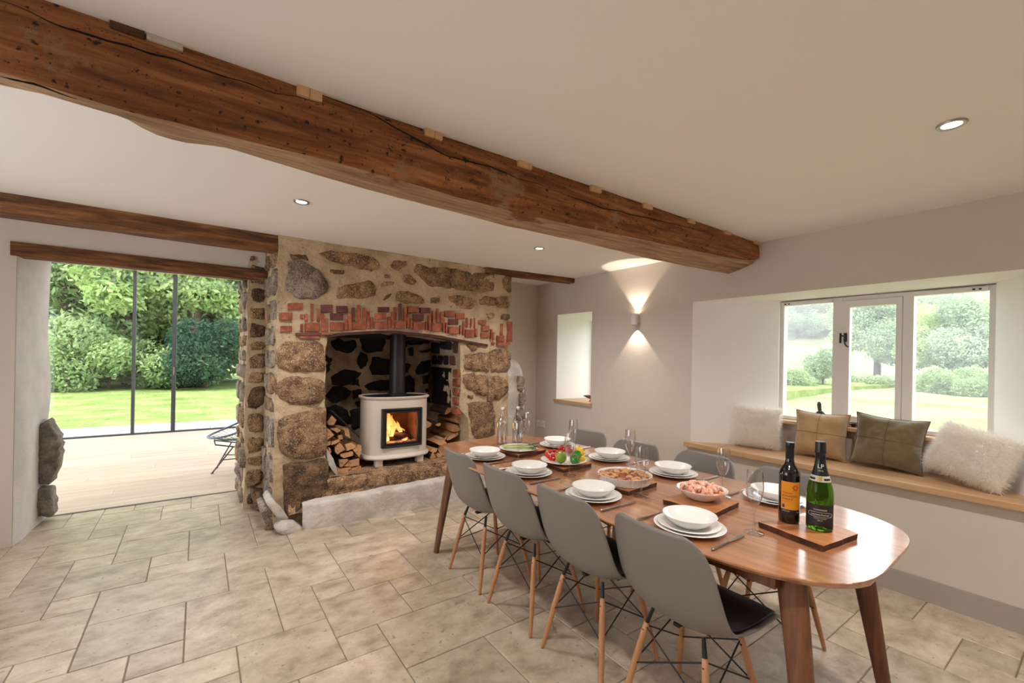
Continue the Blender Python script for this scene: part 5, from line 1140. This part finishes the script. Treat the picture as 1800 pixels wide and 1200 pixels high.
m_ = MB(); m_.lathe([(0, .006), (.03, 0), (.0355, .004), (.0365, .012), (.0365, .192), (.035, .206), (.028, .222), (.019, .236), (.0155, .25), (.0145, .262)], 36); edge_smooth(m_.build('glass', BLKG, wn), 50)
m_ = MB(); m_.lathe([(.0148, .258), (.015, .30), (.0158, .301), (.0158, .323), (.015, .325), (0, .325)], 30); edge_smooth(m_.build('screw_cap', FOIL, wn), 50)
la = fa+.15
patch_label(.0371, .058, .170, la, .95, 'front_label', ORL, wn); patch_label(.0371, .038, .057, la, .95, 'lower_label', BKL, wn)
wrap_text('MENDOZA', .0072, .0374, .122, la, 'lettering', INK, wn, 'LEFT', -.031); wrap_text('BONARDA', .0112, .0374, .109, la, 'lettering', INK, wn, 'LEFT', -.031); wrap_text('SHIRAZ', .0112, .0374, .097, la, 'lettering', INK, wn, 'LEFT', -.031); wrap_text('ARGENTINA', .006, .0374, .089, la, 'lettering', INKR, wn, 'LEFT', -.031)
wrap_text('FAIRTRADE', .0052, .0374, .050, la, 'lettering', INKW, wn, 'LEFT', -.031); wrap_text('75cl', .0065, .0374, .047, la, 'lettering', INKW, wn, 'RIGHT', .031)
patch_label(.0374, .064, .078, la-.68, .12, 'badge', BLUE, wn, 6, 3)
for k in range(6):
    a = k*math.pi/3; cx, cz = .016+.0085*math.cos(a), .147+.0085*math.sin(a); patch_label(.0374, cz-.0036, cz+.0036, la+cx/.0374, .09, 'flower_mark', INKR, wn, 4, 2)
cx_, cy_ = 1.925, .672
cp = thing('champagne_bottle', 'green champagne bottle with black foil neck on the board', 'bottle', (cx_, cy_, ZBD)); fa = facing(cx_, cy_)
cprof = [(.0, .012), (.034, .0), (.042, .004), (.0435, .014), (.0435, .118), (.0425, .14), (.040, .158), (.0355, .178), (.029, .20), (.0225, .222), (.0185, .242), (.016, .262), (.0155, .285)]
def cr_(z):
    for (r0, z0), (r1, z1) in zip(cprof[2:], cprof[3:]):
        if z <= z1: return r0+(r1-r0)*(z-z0)/(z1-z0)
    return cprof[-1][0]
m_ = MB(); m_.lathe(cprof, 40); edge_smooth(m_.build('glass', GRG, cp), 50)
m_ = MB(); m_.lathe([(cr_(z)+.0008, z) for z in (.205, .222, .242, .262)]+[(.0168, .285), (.0185, .287), (.0188, .292), (.0178, .294), (.0178, .322), (.0165, .329), (.0, .331)], 36); edge_smooth(m_.build('foil', FOIL, cp), 50)
la = fa+.05
patch_label(lambda z: cr_(z)+.0006, .183, .204, la, math.pi*.999, 'neck_band', CRL, cp, 48, 4)
patch_label(lambda z: cr_(z)+.0006, .022, .100, la, 1.25, 'front_label', BKL, cp)
patch_label(lambda z: cr_(z)+.0014, .186, .202, la-.1, .26, 'seal', GOLD, cp, 10, 4)
for s_ in (-1, 1): patch_label(lambda z: cr_(z)+.0012, .189, .196, la-.1+s_*.85, .42, 'band_mark', BLACK, cp, 8, 2)
rl = lambda z: cr_(z)+.0011
wrap_text('LP', .021, lambda z: cr_(z)+.0014, .232, la, 'monogram', INKW, cp); wrap_text('1812', .0085, lambda z: cr_(z)+.0014, .220, la, 'lettering', INKW, cp)
wrap_text('CHAMPAGNE', .0072, rl, .079, la, 'lettering', INKW, cp); wrap_text('Laurent-Perrier', .0094, rl, .0608, la, 'lettering', INKW, cp); wrap_text('MAISON FONDEE', .0052, rl, .048, la, 'lettering', CRL, cp); wrap_text('BRUT', .0068, rl, .040, la, 'lettering', CRL, cp)
m_ = MB(); ov = []
for k in range(41):
    a = 2*math.pi*k/40; xx, zz = math.copysign(abs(math.cos(a))**.5, math.cos(a))*.041, .064+math.copysign(abs(math.sin(a))**.6, math.sin(a))*.0085; an = la+xx/.0445; ov.append((rl(zz)*math.cos(an), rl(zz)*math.sin(an), zz))
m_.tube(ov, .0005, 5, caps=False); m_.build('cartouche', INKW, cp)
# water bottles
car = [(0, .004), (.036, 0), (.0385, .004), (.039, .012), (.039, .158), (.037, .170), (.028, .186), (.018, .200), (.0145, .214), (.0135, .245), (.0165, .247), (.0165, .254), (.0135, .255), (.0125, .214), (.016, .20), (.035, .170), (.037, .158), (.037, .012), (.034, .006), (0, .008)]
for i, (x, y, lab) in enumerate(((1.85, 2.70, 'left clear glass water bottle at the fireplace end of the table'), (1.985, 2.69, 'right clear glass water bottle at the fireplace end of the table'))):
    t = thing('water_bottle', lab, 'bottle', (x, y, ZTB), 0, 'clear swing-top water bottles')
    m_ = MB(); m_.lathe(car, 32); edge_smooth(m_.build('glass', WGLASS, t), 60)
    m_ = MB(); m_.lathe([(0, .0085), (.0368, .0085), (.0368, .15), (0, .15)], 28); m_.build('water', glass_mat('water', (.93, .95, .96, 1), 1.33, boost=1.4), t, smooth=False)
    m_ = MB(); m_.lathe([(0, .252), (.012, .252), (.0135, .258), (.0135, .268), (.009, .273), (0, .273)], 20); edge_smooth(m_.build('stopper', PORC, t), 50)
    m_ = MB(); m_.tube([(.015, .0, .225), (.018, 0, .24), (.014, 0, .262), (0, 0, .277), (-.014, 0, .262), (-.018, 0, .24), (-.015, 0, .225)], .0013, 6); m_.build('clip', STEEL, t)

# ================================================================== CUSHIONS
def cushion_fn(w_, h_, th, pinch, seed, wrinkle):
    def f(u, v, s_):
        x, y = 2*u-1, 2*v-1
        px_ = x*(1-pinch*(1-x*x)*.0-pinch*(1-abs(y))**0*.0); e = pinch*(1-y*y)*abs(x)**3*math.copysign(1, x); g = pinch*(1-x*x)*abs(y)**3*math.copysign(1, y)
        X = (x-e)*w_/2; Z = (y-g)*h_/2+h_/2
        b = max(0, (1-abs(x)**2.6))*max(0, (1-abs(y)**2.6)); Y = s_*th/2*b**.55
        n = mnoise.noise(Vector((x*2.6+seed, y*2.6, s_)))*wrinkle+mnoise.noise(Vector((x*6+seed, y*6, s_*2)))*wrinkle*.5
        return Vector((X, Y+n*s_*b**.3, Z))
    return f
def cushion(label, base, rz_, lean, roll, w_, h_, th, m, seed, seam=None, fur=None, pinch=.05, wrinkle=.008):
    t = thing('cushion', label, 'cushion', base, 0, 'cushions on the window seat')
    f = cushion_fn(w_, h_, th, pinch, seed, wrinkle)
    Mt = Matrix.Rotation(rz_, 4, 'Z') @ Matrix.Rotation(lean, 4, 'X') @ Matrix.Translation((0, 0, h_/2)) @ Matrix.Rotation(roll, 4, 'Y') @ Matrix.Translation((0, 0, -h_/2))
    n = 28; m_ = MB()
    for s_ in (-1, 1): m_.grid(lambda u, v: tuple(Mt @ f(u, v, s_)), n, n, flip=(s_ > 0))
    low = min(p[2] for p in m_.v); dz = Vector((0, 0, -low)); m_.v = [(p[0], p[1], p[2]-low) for p in m_.v]
    o = m_.build('cover', m, t, smooth=True)
    if seam is not None:
        for pts in ([(.5, v/24) for v in range(25)], [(u/24, .52) for u in range(25)]):
            q = MB(); q.tube([Mt @ (f(a, b, -1)+Vector((0, -.0012, 0)))+dz for a, b in pts], .0022, 6); q.build('seam', seam, t, smooth=True)
        for k in range(1):
            q = MB(); rim = [(i/20, 0) for i in range(20)]+[(1, i/20) for i in range(20)]+[(1-i/20, 1) for i in range(20)]+[(0, 1-i/20) for i in range(21)]
            q.tube([Mt @ f(a, b, 0)+dz for a, b in rim], .0035, 6, caps=False); q.build('piping', seam, t, smooth=True)
    if fur:
        rng = np.random.default_rng(seed); cnt = 15000; vs = np.zeros((cnt, 3, 3))
        for k in range(cnt):
            u, v = rng.random(2); s_ = -1 if rng.random() < .62 else 1
            p = f(u, v, s_); e = .01; pu = f(min(1, u+e), v, s_)-f(max(0, u-e), v, s_); pv = f(u, min(1, v+e), s_)-f(u, max(0, v-e), s_)
            nn = pu.cross(pv); nn = nn.normalized() if nn.length > 1e-9 else Vector((0, s_, 0))
            if nn.y*s_ < 0: nn = -nn
            d = (nn+Vector(rng.normal(size=3))*.55+Vector((0, 0, -.25))).normalized()*fur*rng.uniform(.6, 1.2); sd_ = d.cross(Vector(rng.normal(size=3))).normalized()*.0011
            for j, q in enumerate((p+sd_, p-sd_, p+d)): vs[k, j] = Mt @ q+dz
        me = bpy.data.meshes.new('fur'); me.vertices.add(cnt*3); me.vertices.foreach_set('co', vs.ravel()); me.loops.add(cnt*3); me.loops.foreach_set('vertex_index', np.arange(cnt*3)); me.polygons.add(cnt); me.polygons.foreach_set('loop_start', np.arange(0, cnt*3, 3)); me.polygons.foreach_set('loop_total', np.full(cnt, 3)); me.update(calc_edges=True)
        tag(link('fur', me, FURM, t), kind='stuff')
    return t
FURM = mat('cream_fur', srgb(252, 249, 244), srgb(244, 238, 230), scale=30, rough=.9, trans=.3, spec=.1); FURB = mat('cream_fur_base', srgb(250, 246, 240), rough=.95)
VTAN = mat('tan_velvet', srgb(182, 150, 114), srgb(162, 130, 95), scale=5, rough=.95, spec=.1, sheen=.6, bump=.2, bscale=14); VOLV = mat('olive_velvet', srgb(124, 108, 80), srgb(98, 84, 60), scale=5, rough=.95, spec=.1, sheen=.6, bump=.3, bscale=12)
STAN = mat('tan_seam', srgb(150, 116, 80), rough=.8); SOLV = mat('olive_seam', srgb(98, 88, 64), rough=.8)
ZS = .6845
def rzf(a): return -math.pi/2+a       # cushion faces the room (-X) turned by a
cushion('fluffy cream cushion at the left end of the window seat', (3.75, 1.775, ZS+.004), rzf(.25), -.16, .02, .35, .335, .17, FURB, 3, fur=.034, pinch=.05)
cushion('tan velvet cushion with stitched cross seams on the window seat', (3.775, 1.33, ZS), rzf(.10), -.20, .02, .345, .345, .19, VTAN, 11, seam=STAN, pinch=.10, wrinkle=.012)
cushion('olive brown velvet cushion with crumpled top on the window seat', (3.76, .93, ZS), rzf(.05), -.20, .06, .385, .355, .20, VOLV, 17, seam=SOLV, pinch=.11, wrinkle=.022)
cushion('fluffy cream cushion tilted at the right end of the window seat', (3.665, .535, ZS+.006), rzf(-.30), -.30, .24, .37, .30, .17, FURB, 23, fur=.04, pinch=.04)

# ================================================================== SMALL ORNAMENTS
og = thing('glass_ornament', 'dark green ornament with an upturned neck on the sill behind the tan cushion', 'ornament', (3.945, 1.385, .9245)); og.scale = (1.1, 1.1, 1.5)
GREENG = mat('dark_green_glaze', srgb(70, 84, 72), srgb(44, 54, 46), scale=20, rough=.15, coat=.5)
m_ = MB(); m_.lathe([(0, 0), (.03, 0), (.038, .012), (.040, .03), (.034, .05), (.02, .064), (.008, .07), (0, .071)], 24); m_.build('body', GREENG, og, smooth=True)
m_ = MB(); m_.tube([(0, 0, .06), (-.002, .004, .078), (-.003, .006, .098), (-.003, .004, .108), (-.003, .0, .112)], [.012, .0125, .014, .012, .004], 12); m_.build('neck', GREENG, og, smooth=True)
so = thing('sill_ornament', 'small brown carved ornament with a pointed tip on the small window sill', 'ornament', (3.70, 3.60, .9025))
BRN = mat('carved_wood', srgb(128, 78, 58), srgb(78, 44, 34), scale=30, rough=.6)
m_ = MB(); m_.lathe([(0, 0), (.018, 0), (.02, .006), (.010, .012), (.008, .03), (.014, .04)], 16); m_.build('foot', BRN, so, smooth=True)
m_ = MB(); m_.tube([(.03, -.02, .05), (.01, -.005, .05), (-.02, .015, .052), (-.045, .035, .058), (-.062, .05, .062)], [.008, .022, .02, .012, .004], 12); m_.build('body', BRN, so, smooth=True)
m_ = MB(); m_.lathe([(0, -.005), (.005, 0), (0, .005)], 10, c=(-.065, .052, .063)); m_.build('tip', BLACK, so, smooth=True)
